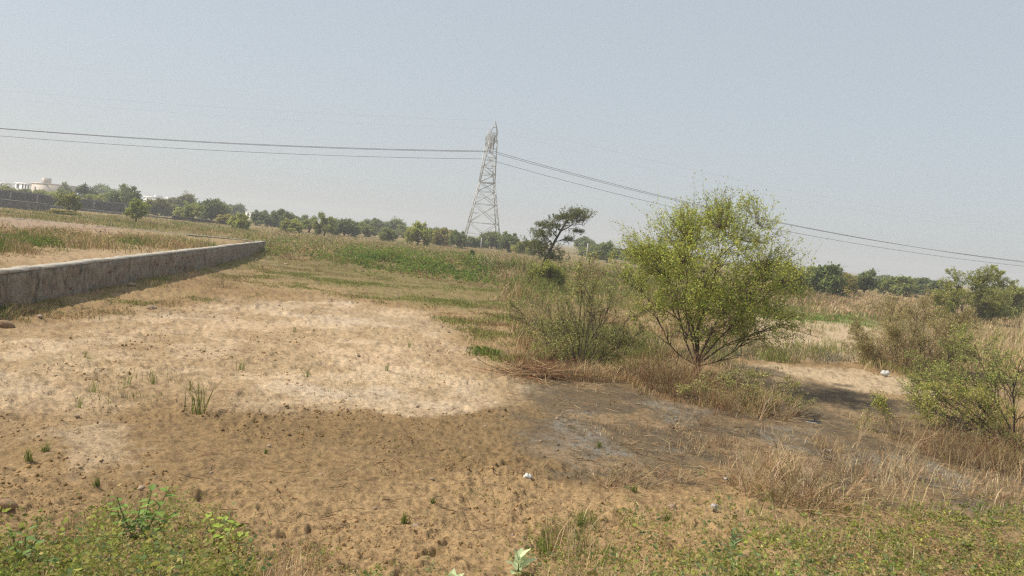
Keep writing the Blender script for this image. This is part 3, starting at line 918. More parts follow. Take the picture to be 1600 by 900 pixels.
# the thorn tree by the mud
x, y, z = spot(1086, 596)
limbs = [(D(-34, 3), 2.1, (-.05, 0, .36)), (D(-20, -22), 2.2, (-.02, -.02, .42)), (D(-12, 22), 2.4, (-.01, .02, .45)), (D(4, -4), 2.6, (.01, 0, .50)), (D(20, 18), 2.4, (.03, .02, .46)), (D(30, -18), 2.3, (.04, -.02, .42)),
         (D(50, 4), 2.1, (.06, 0, .38)), (D(72, -6), 1.5, (.07, 0, .32)), (D(-60, 14), 1.5, (-.06, 0, .34)), (D(14, 46), 2.0, (.02, .04, .42)), (D(-6, -46), 1.8, (0, -.04, .42))]
limbs = [(d, L * .86, p) for d, L, p in limbs]
def tree_mask(c, rng):
    h = c[:, 2]
    return rng.random(len(c)) < (0.5 + 0.5 * sstep(0.8, 1.8, h + 0.08 * c[:, 0])) * (0.62 + 0.4 * fbm(c[:, 0] * 2.6, c[:, 2] * 2.6 + c[:, 1], 2, 2))
crown = ellipsoid_fill(2400, [(0.1, 0, 2.45, 1.75, 1.55, 1.3, 12), (-1.2, 0, 2.3, .85, .9, .7, 2.6), (1.3, 0, 2.2, .9, 1.0, .75, 2.8), (-.5, 0, 3.2, .6, .7, .45, .8), (0.3, 0, 3.5, .7, .7, .5, .9), (1.0, 0, 3.0, .6, .6, .5, .9), (1.25, 0, 1.25, .95, .9, .55, 2.4), (0.1, 0, 1.15, 1.1, 1.1, .55, 3.2), (-1.6, .1, 2.75, .28, .3, .45, .6), (-1.0, 0, 1.5, .7, .7, .5, 1.6), (0.05, -.6, 1.6, 1.2, .5, .5, 1.6)], 0.35, 0.22)
ms = plant_meshes(11, limbs, (7, 5, 5), (0.5, 0.6, 0.7), (0.55, 0.5, 0.5), (0.2, 0.2, 0.12), 0.05, 0.13, 0.024, (11, 0.044), 0.45,
                  (0.43, 0.495, 0.11), (0.53, 0.51, 0.13), 0.3, 0.22, tree_mask, trunk=([(0, 0, -.15), (-.02, 0, .1), (.02, .01, .28), (.0, 0, .48)], [.085, .07, .06, .045]), bark=np.array((0.14, 0.09, 0.068)),
                  fill=(crown, 3, 0.38, 0.40, 0.15))
put_plant('thorn_tree', (x, y, z), ms, 'feathery yellow-green thorn tree with many reddish limbs, tallest beside the mud', 'tree', scale=(1.04, 1.0, 1.07))

# twiggy shrub beside it
x, y, z = spot(905, 580)
limbs = [(D(a, b), L, (a / 500, b / 500, 0.0)) for a, b, L in ((-42, 5, 2.0), (-30, -18, 1.5), (-20, 20, 1.7), (-10, -10, 1.9), (0, 15, 2.0), (8, -20, 1.7), (18, 8, 1.9), (30, -12, 1.7), (42, 12, 1.7), (50, -5, 1.4), (-55, 20, 1.3), (60, 20, 1.2), (-65, -10, 1.1), (70, -15, 1.0))]
def shrub_mask(c, rng):
    return rng.random(len(c)) < 0.2 + 0.3 * sstep(0.9, 0.2, c[:, 2]) + 0.25 * sstep(1.0, 1.6, c[:, 2])
ms = plant_meshes(21, limbs, (9, 8, 5), (0.6, 0.65, 0.75), (0.42, 0.45, 0.5), (0.12, 0.12, 0.12), 0.02, 0.13, 0.018, (7, 0.042), 0.4,
                  (0.38, 0.41, 0.12), (0.46, 0.40, 0.19), 0.35, 0.28, shrub_mask, bark=C_TWIG)
put_plant('thorn_shrub', (x, y, z), ms, 'sparse twiggy thorn shrub next to the heap of dead brushwood', 'shrub', scale=(0.92, .95, 1.05), parts=('stems', 'foliage'))

# shrubs on the other side of the mud
x, y, z = spot(1588, 690)
limbs = [(D(a, b), L, (a / 220, b / 300, 0.0)) for a, b, L in ((-60, 5, 1.7), (-45, -15, 1.6), (-50, 25, 1.7), (-28, 10, 1.7), (-12, -12, 1.6), (0, 15, 1.75), (15, -8, 1.7), (30, 12, 1.7), (48, -10, 1.6), (60, 15, 1.6), (-75, -10, 1.5), (75, 0, 1.5), (-80, 20, 1.3))]
ms = plant_meshes(31, limbs, (9, 8, 5), (0.6, 0.6, 0.6), (0.5, 0.5, 0.62), (0.18, 0.12, 0.12), 0.02, 0.14, 0.018, (9, 0.038), 0.4,
                  (0.33, 0.385, 0.105), (0.43, 0.41, 0.15), 0.3, 0.28, lambda c, r: r.random(len(c)) < 0.14 + 0.42 * sstep(0.3, 1.1, c[:, 2]), bark=np.array((0.075, 0.062, 0.055)))
put_plant('thorn_shrub', (x, y, z), ms, 'spreading green thorn shrub with dark bare twigs at the edge of the mud', 'shrub', scale=(1.0, 1.0, 1.0), parts=('stems', 'foliage'))
x, y, z = spot(1478, 690)
limbs = [(D(a, b), L, (a / 90, b / 200, 0.0)) for a, b, L in ((-50, 5, .7), (-30, -15, .75), (-15, 20, .8), (0, -10, .85), (15, 12, .8), (30, -8, .8), (50, 10, .7), (65, -10, .6), (-65, 10, .6))]
ms = plant_meshes(33, limbs, (7, 5, 4), (0.6, 0.65, 0.7), (0.5, 0.5, 0.5), (0.15, 0.15, 0.15), 0.03, 0.14, 0.012, (10, 0.038), 0.38,
                  (0.38, 0.40, 0.10), (0.46, 0.38, 0.16), 0.3, 0.28, lambda c, r: r.random(len(c)) < 0.2 + 0.4 * sstep(0.1, 0.5, c[:, 2]), bark=C_TWIG * 1.3)
put_plant('low_shrub', (x, y, z), ms, 'low rounded shrub with dry brown underside at the mud edge', 'shrub', parts=('stems', 'foliage'))
x, y, z = spot(1180, 640)
ms2 = plant_meshes(34, limbs, (7, 5, 4), (0.6, 0.65, 0.7), (0.5, 0.5, 0.5), (0.15, 0.15, 0.15), 0.03, 0.14, 0.014, (10, 0.05), 0.38,
                   (0.38, 0.38, 0.13), (0.46, 0.37, 0.2), 0.35, 0.28, lambda c, r: r.random(len(c)) < 0.16 + 0.2 * sstep(0.1, 0.5, c[:, 2]), bark=C_TWIG * 1.6)
put_plant('low_shrub', (x - .2, y, z), ms2, 'low grey-green shrub at the foot of the tallest thorn tree', 'shrub', scale=(0.9, .9, 0.7), parts=('stems', 'foliage'))

x, y, z = spot(1420, 578)
limbs = [(D(a, b), L, (a / 100, b / 120, 0.0)) for a, b, L in ((-48, 5, 1.3), (-35, -15, 1.5), (-22, 20, 1.7), (-10, -10, 1.8), (0, 15, 1.9), (8, -14, 1.9), (18, 8, 1.8), (28, -12, 1.6), (40, 12, 1.5), (52, -5, 1.2), (-58, 12, 1.1), (62, 8, 1.1), (-15, 35, 1.6), (20, -32, 1.4))]
ms = plant_meshes(41, limbs, (11, 9, 5), (0.55, 0.7, 0.75), (0.45, 0.5, 0.5), (0.1, 0.1, 0.1), 0.03, 0.14, 0.013, (8, 0.05), 0.32,
                  (0.36, 0.33, 0.13), (0.46, 0.36, 0.19), 0.45, 0.28, lambda c, r: r.random(len(c)) < 0.55, bark=np.array((0.16, 0.12, 0.085)))
put_plant('brown_bush', (x, y, z), ms, 'olive-brown wiry bush with straw base beside the white bag', 'bush', parts=('stems', 'foliage'))

# taller acacia standing alone beyond the bund
x, y = wpt(852, 58)
z = float(terrain(x, y))
limbs = [(D(52, 8), 2.0, (1.05, 0, 3.0)), (D(-48, 5), 1.7, (0.85, 0, 2.6)), (D(-70, -10), 1.5, (0.45, 0, 1.6)), (D(-55, 20), 1.5, (0.35, 0, 1.2)), (D(68, 12), 1.5, (0.7, 0, 2.2)), (D(40, -25), 1.7, (0.9, 0, 2.7)), (D(62, -20), 1.6, (1.3, 0, 3.5)),
         (D(-15, 25), 1.6, (0.8, 0, 2.6)), (D(75, -15), 1.2, (0.5, 0, 1.5)), (D(-62, -22), 1.5, (0.25, 0, .9)), (D(-38, -18), 1.6, (0.6, 0, 2.0)), (D(60, 20), 1.4, (.3, 0, .9))]
pads = ellipsoid_fill(700, [(2.5, 0, 4.85, 1.6, 1.3, .28, 3), (1.5, 0, 4.2, 1.8, 1.5, .4, 4), (.15, 0, 3.5, 1.5, 1.3, .42, 3), (-.4, 0, 2.8, 1.3, 1.2, .45, 3), (-.45, 0, 1.95, 1.7, 1.4, .55, 4), (2.4, 0, 3.25, .75, .6, .13, .7), (1.8, 0, 2.55, .65, .6, .16, .7), (.7, 0, 1.1, 1.9, 1.5, .6, 3)], 0.2)
ms = plant_meshes(51, limbs, (6, 5, 4), (0.8, 0.85, 0.8), (0.36, 0.5, 0.5), (0.15, 0.12, 0.1), -0.02, 0.12, 0.05, (8, 0.11), 0.42,
                  (0.16, 0.185, 0.07), (0.23, 0.235, 0.09), 0.3, 0.3, None, trunk=([(-.1, 0, -.3), (.05, 0, .5), (.35, 0, 1.3), (.8, 0, 2.4), (1.3, 0, 3.5), (1.9, 0, 4.4)], [.16, .14, .12, .10, .07, .04]), bark=np.array((0.05, 0.04, 0.035)),
                  fill=(pads, 3, 0.35))
put_plant('acacia_tree', (x, y, z), ms, 'dark flat-topped acacia leaning towards the pylon cables, alone against the sky', 'tree')

# mid-distance tree above the brown bush
x, y, z = spot(1512, 503)
limbs = [(D(a, b), L, (a / 150, b / 200, 0.1)) for a, b, L in ((-55, 5, 2.6), (-35, -15, 2.9), (-20, 20, 3.1), (-5, -10, 3.4), (8, 15, 3.5), (22, -10, 3.4), (36, 8, 3.4), (50, -12, 3.1), (65, 12, 2.7), (78, 0, 2.2), (-75, 0, 2.2), (-65, 20, 2.2), (30, 40, 2.6), (-25, 45, 2.4), (60, 30, 2.6))]
ms = plant_meshes(61, limbs, (10, 8, 6), (0.7, 0.75, 0.8), (0.45, 0.48, 0.5), (0.2, 0.12, 0.12), 0.02, 0.14, 0.045, (8, 0.10), 0.45,
                  (0.34, 0.37, 0.10), (0.43, 0.41, 0.12), 0.25, 0.3, lambda c, r: r.random(len(c)) < 0.9, bark=np.array((0.07, 0.055, 0.045)))
put_plant('thorn_tree', (x, y, z), ms, 'broad olive-green thorn tree rising above the olive-brown bush', 'tree', scale=(0.9, 0.9, 0.92))

# mesh kinds for the tree line; every tree is its own object
rngv = np.random.default_rng(5)
def bush_kind(seed, flat=False, trunk_h=0.3, n=11, lc=(0.175, 0.195, 0.075), dens=(6, 6, 4), ls=0.066):
    r = np.random.default_rng(seed)
    limbs = []
    for i in range(n):
        az = i * 2.4 + r.uniform(-.3, .3)
        tilt = math.radians(r.uniform(20, 70 if not flat else 85)) if i > 1 else 0.1
        limbs.append(((math.cos(az) * math.sin(tilt), math.sin(az) * math.sin(tilt), math.cos(tilt)), r.uniform(.42, .62) * (0.9 if not flat else 1.0) * (1.15 - 0.3 * tilt), (0, 0, trunk_h * r.uniform(.5, 1))))
    return plant_meshes(seed, limbs, dens, (0.8, 0.85, 0.9), (0.55, 0.55, 0.55), (0.3, 0.2, 0.2), -0.02 if flat else 0.03, 0.18, 0.025, (5, ls), 0.55, lc, tuple(np.array(lc) * 1.35), 0.3, 0.3,
                        None, sides=(4, 3, 3, 3), trunk=([(0, 0, -.15), (.01, 0, trunk_h * .5), (0, .01, trunk_h)], [.04, .03, .025]), bark=np.array((0.05, 0.04, 0.035)))
KINDS = [bush_kind(101, trunk_h=.12), bush_kind(102, trunk_h=.22), bush_kind(103, True, .4), bush_kind(104, trunk_h=.05, n=13), bush_kind(105, trunk_h=.18, n=9), bush_kind(106, False, .3, 10, dens=(5, 5, 4)), bush_kind(107, False, .38, 9, dens=(5, 5, 3)), bush_kind(108, False, .05, 12, (0.21, 0.22, 0.075), (8, 8, 5), .032)]
DK, MD, LT, BR, GY = (1.1, 1.2, 1.15), (1.5, 1.5, 1.3), (2.0, 1.9, 1.3), (2.0, 1.6, 1.3), (1.3, 1.4, 1.6)  # tree line tints, lightened so the leaf colour carries some distance haze

def line_tree(pxc, top, base, wpx, kind, tint, label, name='thorn_tree', depth=None, group='trees along the far edge of the field', cat='tree'):
    hy = 372.4 + 0.098 * (pxc - 800)
    if depth is None:
        xx, yy, zz = spot(pxc, base)
        if yy > 175 or yy < 0:
            yy = 175
    else:
        yy = depth
    xx = wpt(pxc, yy)[0]
    zz = float(terrain(xx, yy))
    h = CAM_H + (hy - top) / F_PX * yy - zz
    w = wpx / F_PX * yy
    hz, hw = KIND_SIZE[kind]
    put_plant(name, (xx, yy, zz), KINDS[kind], label, cat, group, float(rngv.uniform(0, 6.28)), (w / hw, w / hw, h / hz), tint)

KIND_SIZE = []
for wm, lm in KINDS:
    co = np.zeros(len(lm.vertices) * 3, np.float32)
    lm.vertices.foreach_get('co', co)
    co = co.reshape(-1, 3)
    KIND_SIZE.append((float(np.percentile(co[:, 2], 99.6)), float(np.percentile(np.abs(co[:, :2]), 97) * 2)))

TREES = [
 (12, 291, 312, 30, 0, LT, 'yellow-green tree behind the dark wall, below the cut-off house', 150), (36, 295, 312, 26, 3, MD, 'low bushy tree in front of the white two-storey house', 160),
 (62, 297, 312, 28, 0, LT, 'light green bush below the cream block house', 155), (84, 298, 315, 26, 4, LT, 'pale bushy tree under the shaded side of the cream house', 150),
 (101, 286, 315, 18, 1, GY, 'narrow bluish tree at the far end of the cream house', 200), (104, 297, 318, 24, 3, MD, 'round bush behind the dark wall, beside the cream house', 145),
 (134, 289, 318, 36, 5, (0.7, .8, .85), 'open-branched dark tree sticking up behind the compound wall', 140), (160, 290, 318, 32, 0, GY, 'hazy round tree behind the open-branched dark tree', 230),
 (150, 303, 320, 36, 3, LT, 'low light bush along the top of the dark wall', 138), (180, 298, 320, 30, 0, GY, 'hazy grey bush between two dark trees behind the wall', 210), (178, 304, 326, 26, 4, MD, 'green bush crowding the end of the dark wall', 136),
 (202, 291, 334, 46, 1, DK, 'large dark round tree at the end of the compound wall', 132), (110, 301, 337, 32, 6, (1.4, 1.3, .9), 'small light tree standing in front of the dark wall', 84),
 (214, 311, 350, 30, 6, (1.5, 1.5, 1), 'slim light-green sapling in front of the large dark tree', 76), (231, 314, 330, 20, 3, BR, 'brownish bush beneath the bright white house', 150), (253, 312, 338, 34, 0, (1.15, 1, .8), 'round olive tree below the white house with the tank', 140),
 (284, 303, 335, 44, 2, (1.1, 1, 1), 'umbrella-crowned greyish tree rising over the white houses', 175), (270, 318, 336, 26, 3, MD, 'small green bush beside the round olive tree', 150), (303, 316, 346, 30, 6, MD, 'small dark-stemmed tree on the low plinth wall', 112),
 (288, 322, 343, 26, 4, LT, 'light bush beside the dark-stemmed small tree', 130), (332, 313, 343, 42, 0, DK, 'big dark bushy tree behind the low plinth wall', 128), (344, 312, 340, 26, 5, MD, 'ragged tree top behind the big bushy tree', 165),
 (364, 319, 345, 34, 3, GY, 'bluish hazy clump next to the small roadside hut', 220), (352, 334, 350, 22, 4, BR, 'brown bush at the end of the plinth wall', 118), (377, 334, 357, 30, 3, LT, 'pale yellow-green bush in front of the roadside hut', 95),
 (408, 329, 353, 30, 1, DK, 'dark round tree just past the roadside hut', None), (437, 328, 356, 32, 0, DK, 'tall dark tree with a pale pole behind it', None), (424, 336, 354, 20, 3, MD, 'small bush between the two dark trees past the hut', None),
 (456, 342, 364, 32, 1, LT, 'lighter short tree before the tall dark tree', None), (448, 337, 352, 36, 3, DK, 'dark low bush behind the lighter short tree', 170), (485, 338, 364, 32, 5, MD, 'vase-shaped tree beside the conical bush', None),
 (470, 336, 356, 26, 4, DK, 'dark bush behind the vase-shaped tree', 170), (509, 334, 369, 28, 4, MD, 'conical upright bushy tree reaching the straw track', None), (540, 343, 369, 38, 0, DK, 'wide dark tree with a bent stem', None),
 (525, 342, 362, 22, 3, MD, 'small bush between the conical and the wide dark tree', 150), (572, 348, 370, 34, 1, MD, 'medium green tree beside a pale post', None), (590, 343, 366, 34, 0, DK, 'dark tree behind the medium green one', 170),
 (614, 342, 374, 42, 2, GY, 'tall hazy dome-shaped tree midway along the line', 170), (606, 356, 377, 26, 3, MD, 'low bush before the hazy dome-shaped tree', None), (632, 352, 376, 24, 4, MD, 'slender bush on the near slope of the dome-shaped tree', 160),
 (655, 348, 384, 38, 1, LT, 'bright bushy tree with a dark short trunk', None), (676, 356, 382, 24, 3, DK, 'dark small bush beside the bright bushy tree', 150), (690, 357, 384, 40, 0, BR, 'brownish round tree before the pylon', None),
 (717, 361, 388, 26, 1, DK, 'dark green tree at the near foot of the pylon', None), (706, 360, 385, 22, 4, MD, 'narrow green tree between the brownish tree and the pylon', 150), (743, 371, 387, 32, 3, DK, 'low dark bush beneath the middle of the pylon', None),
 (770, 363, 389, 38, 0, MD, 'rounded tree in front of the pylon far leg', None), (797, 364, 395, 34, 1, DK, 'dense dark tree just past the pylon', None), (822, 377, 398, 36, 3, LT, 'low pale scrub between the pylon and the leaning acacia', None),
 (838, 378, 400, 22, 4, MD, 'small scrub beneath the leaning acacia branches', 120), (912, 371, 402, 30, 0, GY, 'hazy grey-green tree behind a white post', 160), (932, 380, 404, 30, 3, MD, 'low scrub beside the white post', 130),
 (951, 378, 406, 34, 5, DK, 'thin ragged tree between the acacia and the tallest thorn tree', 110), (975, 388, 410, 40, 3, GY, 'hazy low scrub behind the left limbs of the tallest thorn tree'.replace('left ', ''), 150), (1010, 385, 412, 44, 0, MD, 'dark tree seen through the limbs of the tallest thorn tree', 120),
 (1050, 392, 415, 46, 3, MD, 'scrubby tree hidden behind the middle of the tallest thorn tree', 120), (1200, 408, 432, 44, 0, MD, 'rounded tree showing through the thin side of the tallest thorn tree', 110), (1237, 411, 447, 40, 7, (1.3, 1.3, .8), 'yellow-green tree touching the edge of the tallest thorn tree', 60),
 (1262, 416, 450, 30, 3, GY, 'hazy bush behind the solid round bush', 150), (1290, 414, 460, 52, 3, DK, 'solid dark round bush, first past the tallest thorn tree', None), (1328, 429, 461, 34, 0, BR, 'thin brownish bush between two dark round ones', None),
 (1354, 422, 462, 44, 5, DK, 'dark vase-shaped tree beside the thin brownish bush', None), (1382, 430, 456, 36, 0, GY, 'hazy low tree behind the vase-shaped dark one', 160), (1404, 432, 462, 48, 3, MD, 'broad low scrub tree in the straw grass', None),
 (1440, 435, 462, 50, 0, DK, 'dark scrub running up to the broad olive thorn tree', 100), (1425, 434, 458, 40, 3, GY, 'hazy tree tops beyond the dark scrub', 170), (1478, 440, 466, 40, 4, MD, 'scrub hidden behind the broad olive thorn tree', 110),
 (1580, 446, 490, 60, 7, MD, 'low green tree past the broad olive thorn tree', 60), (1556, 452, 482, 40, 3, GY, 'hazy bush tucked beside the broad olive thorn tree', 110), (1610, 452, 486, 50, 1, MD, 'scrub tree at the very end of the line', 90),
 (1640, 450, 488, 60, 3, DK, 'dark scrub just outside the tree line end', 110), (-30, 285, 312, 50, 0, MD, 'green tree outside the frame behind the dark wall', 150),
]
TREES = [t for t in TREES if 0 <= t[0] <= 1625]
for t in TREES:
    pxc, top, base, wpx, kind, tint, lab = t[:7]
    isb = 'bush' in lab.split(',')[0].split() or 'scrub' in lab.split()
    line_tree(pxc, top, base, wpx, kind, tint, lab, 'scrub_bush' if isb else 'field_tree', t[7], cat='bush' if isb else 'tree')
# dark bush at the foot of the small tree near the stone wall, and one bush on the bund
line_tree(104, 328, 338, 36, 3, BR, 'low brown bush at the foot of the small light tree', 'scrub_bush', 82, cat='bush')
line_tree(741, 391, 416, 14, 4, (0.8, 1.0, .7), 'small dark sapling standing up from the green bund', 'sapling', 52, None, 'sapling')
line_tree(862, 410, 428, 56, 7, (1.4, 1.4, 1.0), 'leafy bush below the leaning acacia trunk', 'scrub_bush', 40, None, 'bush')

# pale fence posts standing among the trees
for px, top, base, dep, lab in ((439.5, 329, 345, 150, 'pale pole rising beside the tall dark tree'), (557, 349, 368, 140, 'pale concrete post in the gap beside the medium green tree'), (753, 372, 390, 120, 'pale concrete post under the pylon'),
                                (728, 372, 392, 118, 'pale concrete post at the foot of the pylon'), (918.5, 380, 400, 110, 'white post in front of the hazy grey-green tree'), (1260, 418, 440, 120, 'thin white post by the solid dark round bush')):
    p = wpt(px, dep)
    hy = 372.4 + 0.098 * (px - 800)
    zt = CAM_H + (hy - top) / F_PX * dep
    zb = float(terrain(p[0], p[1]))
    v, f = boxes([(-0.085, 0.085, -0.085, 0.085, -0.3, zt - zb), (-0.06, 0.06, -0.06, 0.06, zt - zb + 0.001, zt - zb + 0.06)])
    tag(link('fence_post', new_mesh('fence_post', v, f, M_POST), None, (p[0], p[1], zb)), lab, 'post', 'pale posts among the trees')

# ------------------------------------------------------------------ ground cover (uncountable: one object per sort)
def in_poly(px, py, P):
    inside = np.zeros(px.shape, bool)
    for i in range(len(P)):
        (ax, ay), (bx, by) = P[i], P[(i + 1) % len(P)]
        inside ^= ((ay > py) != (by > py)) & (px < (bx - ax) * (py - ay) / ((by - ay) or 1e-9) + ax)
    return inside

def scatter(rng, P, n, dens=None):
    """n points on the ground inside the outline P"""
    P = np.array(P, float)
    lo, hi = P.min(0), P.max(0)
    X, Y = [], []
    tot = 0
    while tot < n:
        px, py = rng.uniform(lo[0], hi[0], 3 * n), rng.uniform(lo[1], hi[1], 3 * n)
        k = in_poly(px, py, P)
        m = int(k.sum())
        far = np.clip((620 - py[k]) / 150, 0.15, 1.0)               # ragged outline
        x, y, z = ground_at(px[k] + rng.normal(0, 14, m) * far, py[k] + rng.normal(0, 3.5, m) * far)
        if dens is not None:
            kk = rng.random(len(x)) < dens(x, y)
            x, y = x[kk], y[kk]
        X.append(x)
        Y.append(y)
        tot += len(x)
        n0 = tot
        if tot < 50:
            break
    x, y = np.concatenate(X)[:n], np.concatenate(Y)[:n]
    return x, y, surf(x, y)

def blades(rng, x, y, z, h, w, cols, lean=0.35, tips=None):
    """one bent blade (two faces) per point"""
    n = len(x)
    a = rng.uniform(0, 2 * math.pi, n)
    s = np.stack([np.cos(a), np.sin(a), np.zeros(n)], 1) * (w / 2)[:, None]
    b = rng.uniform(0, 2 * math.pi, n)
    l = np.abs(rng.normal(0, lean, n)) * h
    dirv = np.stack([np.cos(b) * l, np.sin(b) * l, np.zeros(n)], 1)
    p = np.stack([x, y, z - 0.01], 1)
    up = np.zeros((n, 3))
    up[:, 2] = h
    m = p + up * 0.6 + dirv * 0.35
    V = np.stack([p - s, p + s, m + s * 0.8, m - s * 0.8, p + up + dirv], 1).reshape(-1, 3)
    i = np.arange(n)[:, None] * 5
    return V, np.concatenate([i + 0, i + 1, i + 2, i + 3], 1), np.concatenate([i + 3, i + 2, i + 4], 1), np.repeat(cols, 5, 0)

def mixcols(rng, n, pal, probs, var=0.22, at=None):
    if at is None:
        c = np.array(pal)[rng.choice(len(pal), n, p=probs)]
    else:                                                       # neighbours share a colour: patches of one species
        u = fbm(at[0] / 1.9, at[1] / 1.9, len(pal), 4, 0.6)
        u = np.argsort(np.argsort(u + rng.normal(0, 0.075, n))) / max(n, 1)
        c = np.array(pal)[np.searchsorted(np.cumsum(probs), u).clip(0, len(pal) - 1)]
    return (c * (1 + rng.normal(0, var, (n, 1))).clip(0.4, 1.7) * (1 + rng.normal(0, 0.06, (n, 3)))).clip(0.005, 0.9)

G1, G2, G3 = (0.17, 0.215, 0.05), (0.225, 0.24, 0.07), (0.12, 0.17, 0.05)
S1, S2, S3 = (0.53, 0.395, 0.225), (0.38, 0.265, 0.14), (0.62, 0.49, 0.31)
R1 = (0.31, 0.17, 0.095)

def grass_patch(name, seed, areas, label, mat=M_STRAW, lean=0.6):
    """areas: (outline, count, height, width, palette, probabilities, density)"""
    rng = np.random.default_rng(seed)
    Vs, Q, T, C, o = [], [], [], [], 0
    for P, n, h, w, pal, pr, dens in areas:
        x, y, z = scatter(rng, P, n, dens)
        n = len(x)
        hh = h * rng.uniform(0.45, 1.3, n) * (0.15 + 1.6 * sstep(.3, .75, fbm(x / 1.7, y / 1.7, seed % 8, 4)))
        v, q, t, c = blades(rng, x, y, z, hh, w * rng.uniform(0.6, 1.4, n), mixcols(rng, n, pal, pr, at=(x, y)), lean)
        Vs.append(v)
        Q.append(q + o)
        T.append(t + o)
        C.append(c)
        o += len(v)
    ob = link(name, new_mesh(name, np.concatenate(Vs), [np.concatenate(Q), np.concatenate(T)], mat, np.concatenate(C)))
    return tag(ob, label, 'grass', kind='stuff')

patchy = lambda wl, a, b, s: (lambda x, y: sstep(a, b, fbm(x / wl, y / wl, s, 4)))

grass_patch('plot_grass', 201, [
    ([(-250, 352), (0, 362), (130, 360), (300, 372), (400, 379), (330, 388), (240, 392), (150, 386), (0, 392), (-250, 390)], 26000, 0.24, 0.02, (G1, G2, S1, S2), (.22, .33, .25, .2), patchy(3, .3, .5, 1)),
    ([(-250, 380), (0, 385), (120, 388), (60, 405), (-250, 430)], 9000, 0.2, 0.014, (G2, S1, S2), (.3, .4, .3), patchy(1.6, .38, .6, 2)),
    ([(-250, 338), (0, 342), (300, 365), (240, 368), (0, 356), (-250, 352)], 5000, 0.22, 0.02, (S1, S2, R1), (.45, .35, .2), patchy(2, .4, .6, 3))],
    'green and straw grass standing inside the walled plot')
grass_patch('meadow_grass', 202, [
    ([(-150, 322), (80, 334), (215, 340), (420, 362), (400, 374), (200, 352), (0, 335), (-150, 330)], 24000, 0.2, 0.05, (G2, (0.30, 0.27, 0.08), S1, S2), (.35, .35, .15, .15), None),
    ([(380, 352), (520, 366), (700, 386), (820, 398), (820, 404), (640, 392), (430, 366)], 12000, 0.18, 0.05, (S1, G2, S2, R1), (.3, .35, .2, .15), None)],
    'yellowish meadow grass between the plot and the tree line')
grass_patch('field_grass', 204, [
    ([(330, 400), (480, 408), (620, 430), (820, 452), (830, 520), (760, 530), (640, 480), (500, 455), (330, 440)], 70000, 0.06, 0.018, ((0.25, 0.27, 0.08), (0.31, 0.30, 0.11), (0.29, 0.24, 0.10), S2), (.3, .32, .22, .16), patchy(1.2, .15, .8, 7)),
    ([(700, 500), (830, 480), (850, 560), (770, 570)], 4000, 0.06, 0.014, (G2, (0.31, 0.30, 0.11), S2), (.3, .4, .3), patchy(0.8, .3, .7, 1)),
    ([(20, 480), (240, 450), (420, 430), (450, 460), (200, 490), (40, 505)], 7000, 0.08, 0.012, (G2, S2, S1), (.4, .35, .25), patchy(1.1, .46, .62, 2)),
    ([(0, 482), (100, 462), (230, 436), (330, 412), (400, 396), (430, 398), (340, 422), (240, 446), (100, 478), (0, 500)], 5000, 0.14, 0.012, (G2, S2, G1, S1), (.35, .25, .2, .2), patchy(.9, .38, .6, 5)),
    ([(735, 545), (790, 540), (780, 556), (735, 556)], 700, 0.10, 0.014, (G1, (0.12, 0.19, 0.03)), (.5, .5), None)],
    'short patchy green grass thinning out onto the pond floor')
grass_patch('straw_grass', 205, [
    ([(1170, 438), (1300, 452), (1450, 464), (1800, 490), (1800, 520), (1460, 500), (1380, 496), (1170, 474)], 26000, 0.24, 0.045, (S1, S3, S2, (0.33, 0.22, 0.13), G2), (.3, .2, .2, .2, .1), None),
    ([(1200, 478), (1390, 500), (1390, 514), (1190, 496)], 6000, 0.16, 0.03, ((0.18, 0.25, 0.06), G1, S2), (.45, .3, .25), patchy(2, .25, .6, 3)),
    ([(1180, 505), (1370, 515), (1390, 555), (1180, 548)], 1500, 0.14, 0.012, (G2, S2), (.5, .5), patchy(1.5, .5, .65, 2)),
    ([(1440, 480), (1800, 500), (1800, 640), (1620, 600), (1470, 560)], 12000, 0.42, 0.022, (S1, S2, G2, S3), (.35, .25, .25, .15), None)],
    'tall straw grass on the open ground past the tallest thorn tree')
grass_patch('tree_foot_weeds', 206, [
    ([(960, 540), (1080, 520), (1200, 540), (1340, 552), (1330, 566), (1230, 572), (1200, 590), (1080, 600), (960, 590)], 15000, 0.22, 0.014, (G2, (0.19, 0.18, 0.09), S1, (0.24, 0.23, 0.16)), (.35, .25, .25, .15), patchy(1.2, .3, .5, 3)),
    ([(800, 480), (1000, 450), (1100, 480), (1060, 560), (960, 585), (820, 570)], 20000, 0.3, 0.014, (G2, (0.18, 0.18, 0.07), S1, S2), (.35, .25, .25, .15), patchy(1.4, .32, .5, 4)),
    ([(800, 410), (1000, 430), (1230, 450), (1230, 475), (1000, 470), (800, 470)], 20000, 0.45, 0.03, (G2, (0.17, 0.19, 0.05), S1, S2), (.4, .3, .15, .15), None),
    ([(975, 590), (1110, 590), (1220, 630), (1200, 652), (1110, 640), (1000, 618)], 6000, 0.2, 0.009, (R1, S2, S1, G2), (.35, .3, .2, .15), None),
    ([(800, 560), (960, 570), (1000, 600), (880, 596), (800, 588)], 5000, 0.22, 0.009, (R1, S2, S1), (.45, .3, .25), None),
    ([(1340, 560), (1500, 575), (1500, 600), (1360, 586)], 4000, 0.3, 0.01, (S1, S2, G2), (.4, .3, .3), None),
    ([(1420, 640), (1500, 690), (1620, 740), (1620, 650), (1480, 600)], 5000, 0.22, 0.009, (S1, R1, G2, S2), (.3, .2, .3, .2), None)],
    'dry and green weeds crowding the feet of the shrubs')

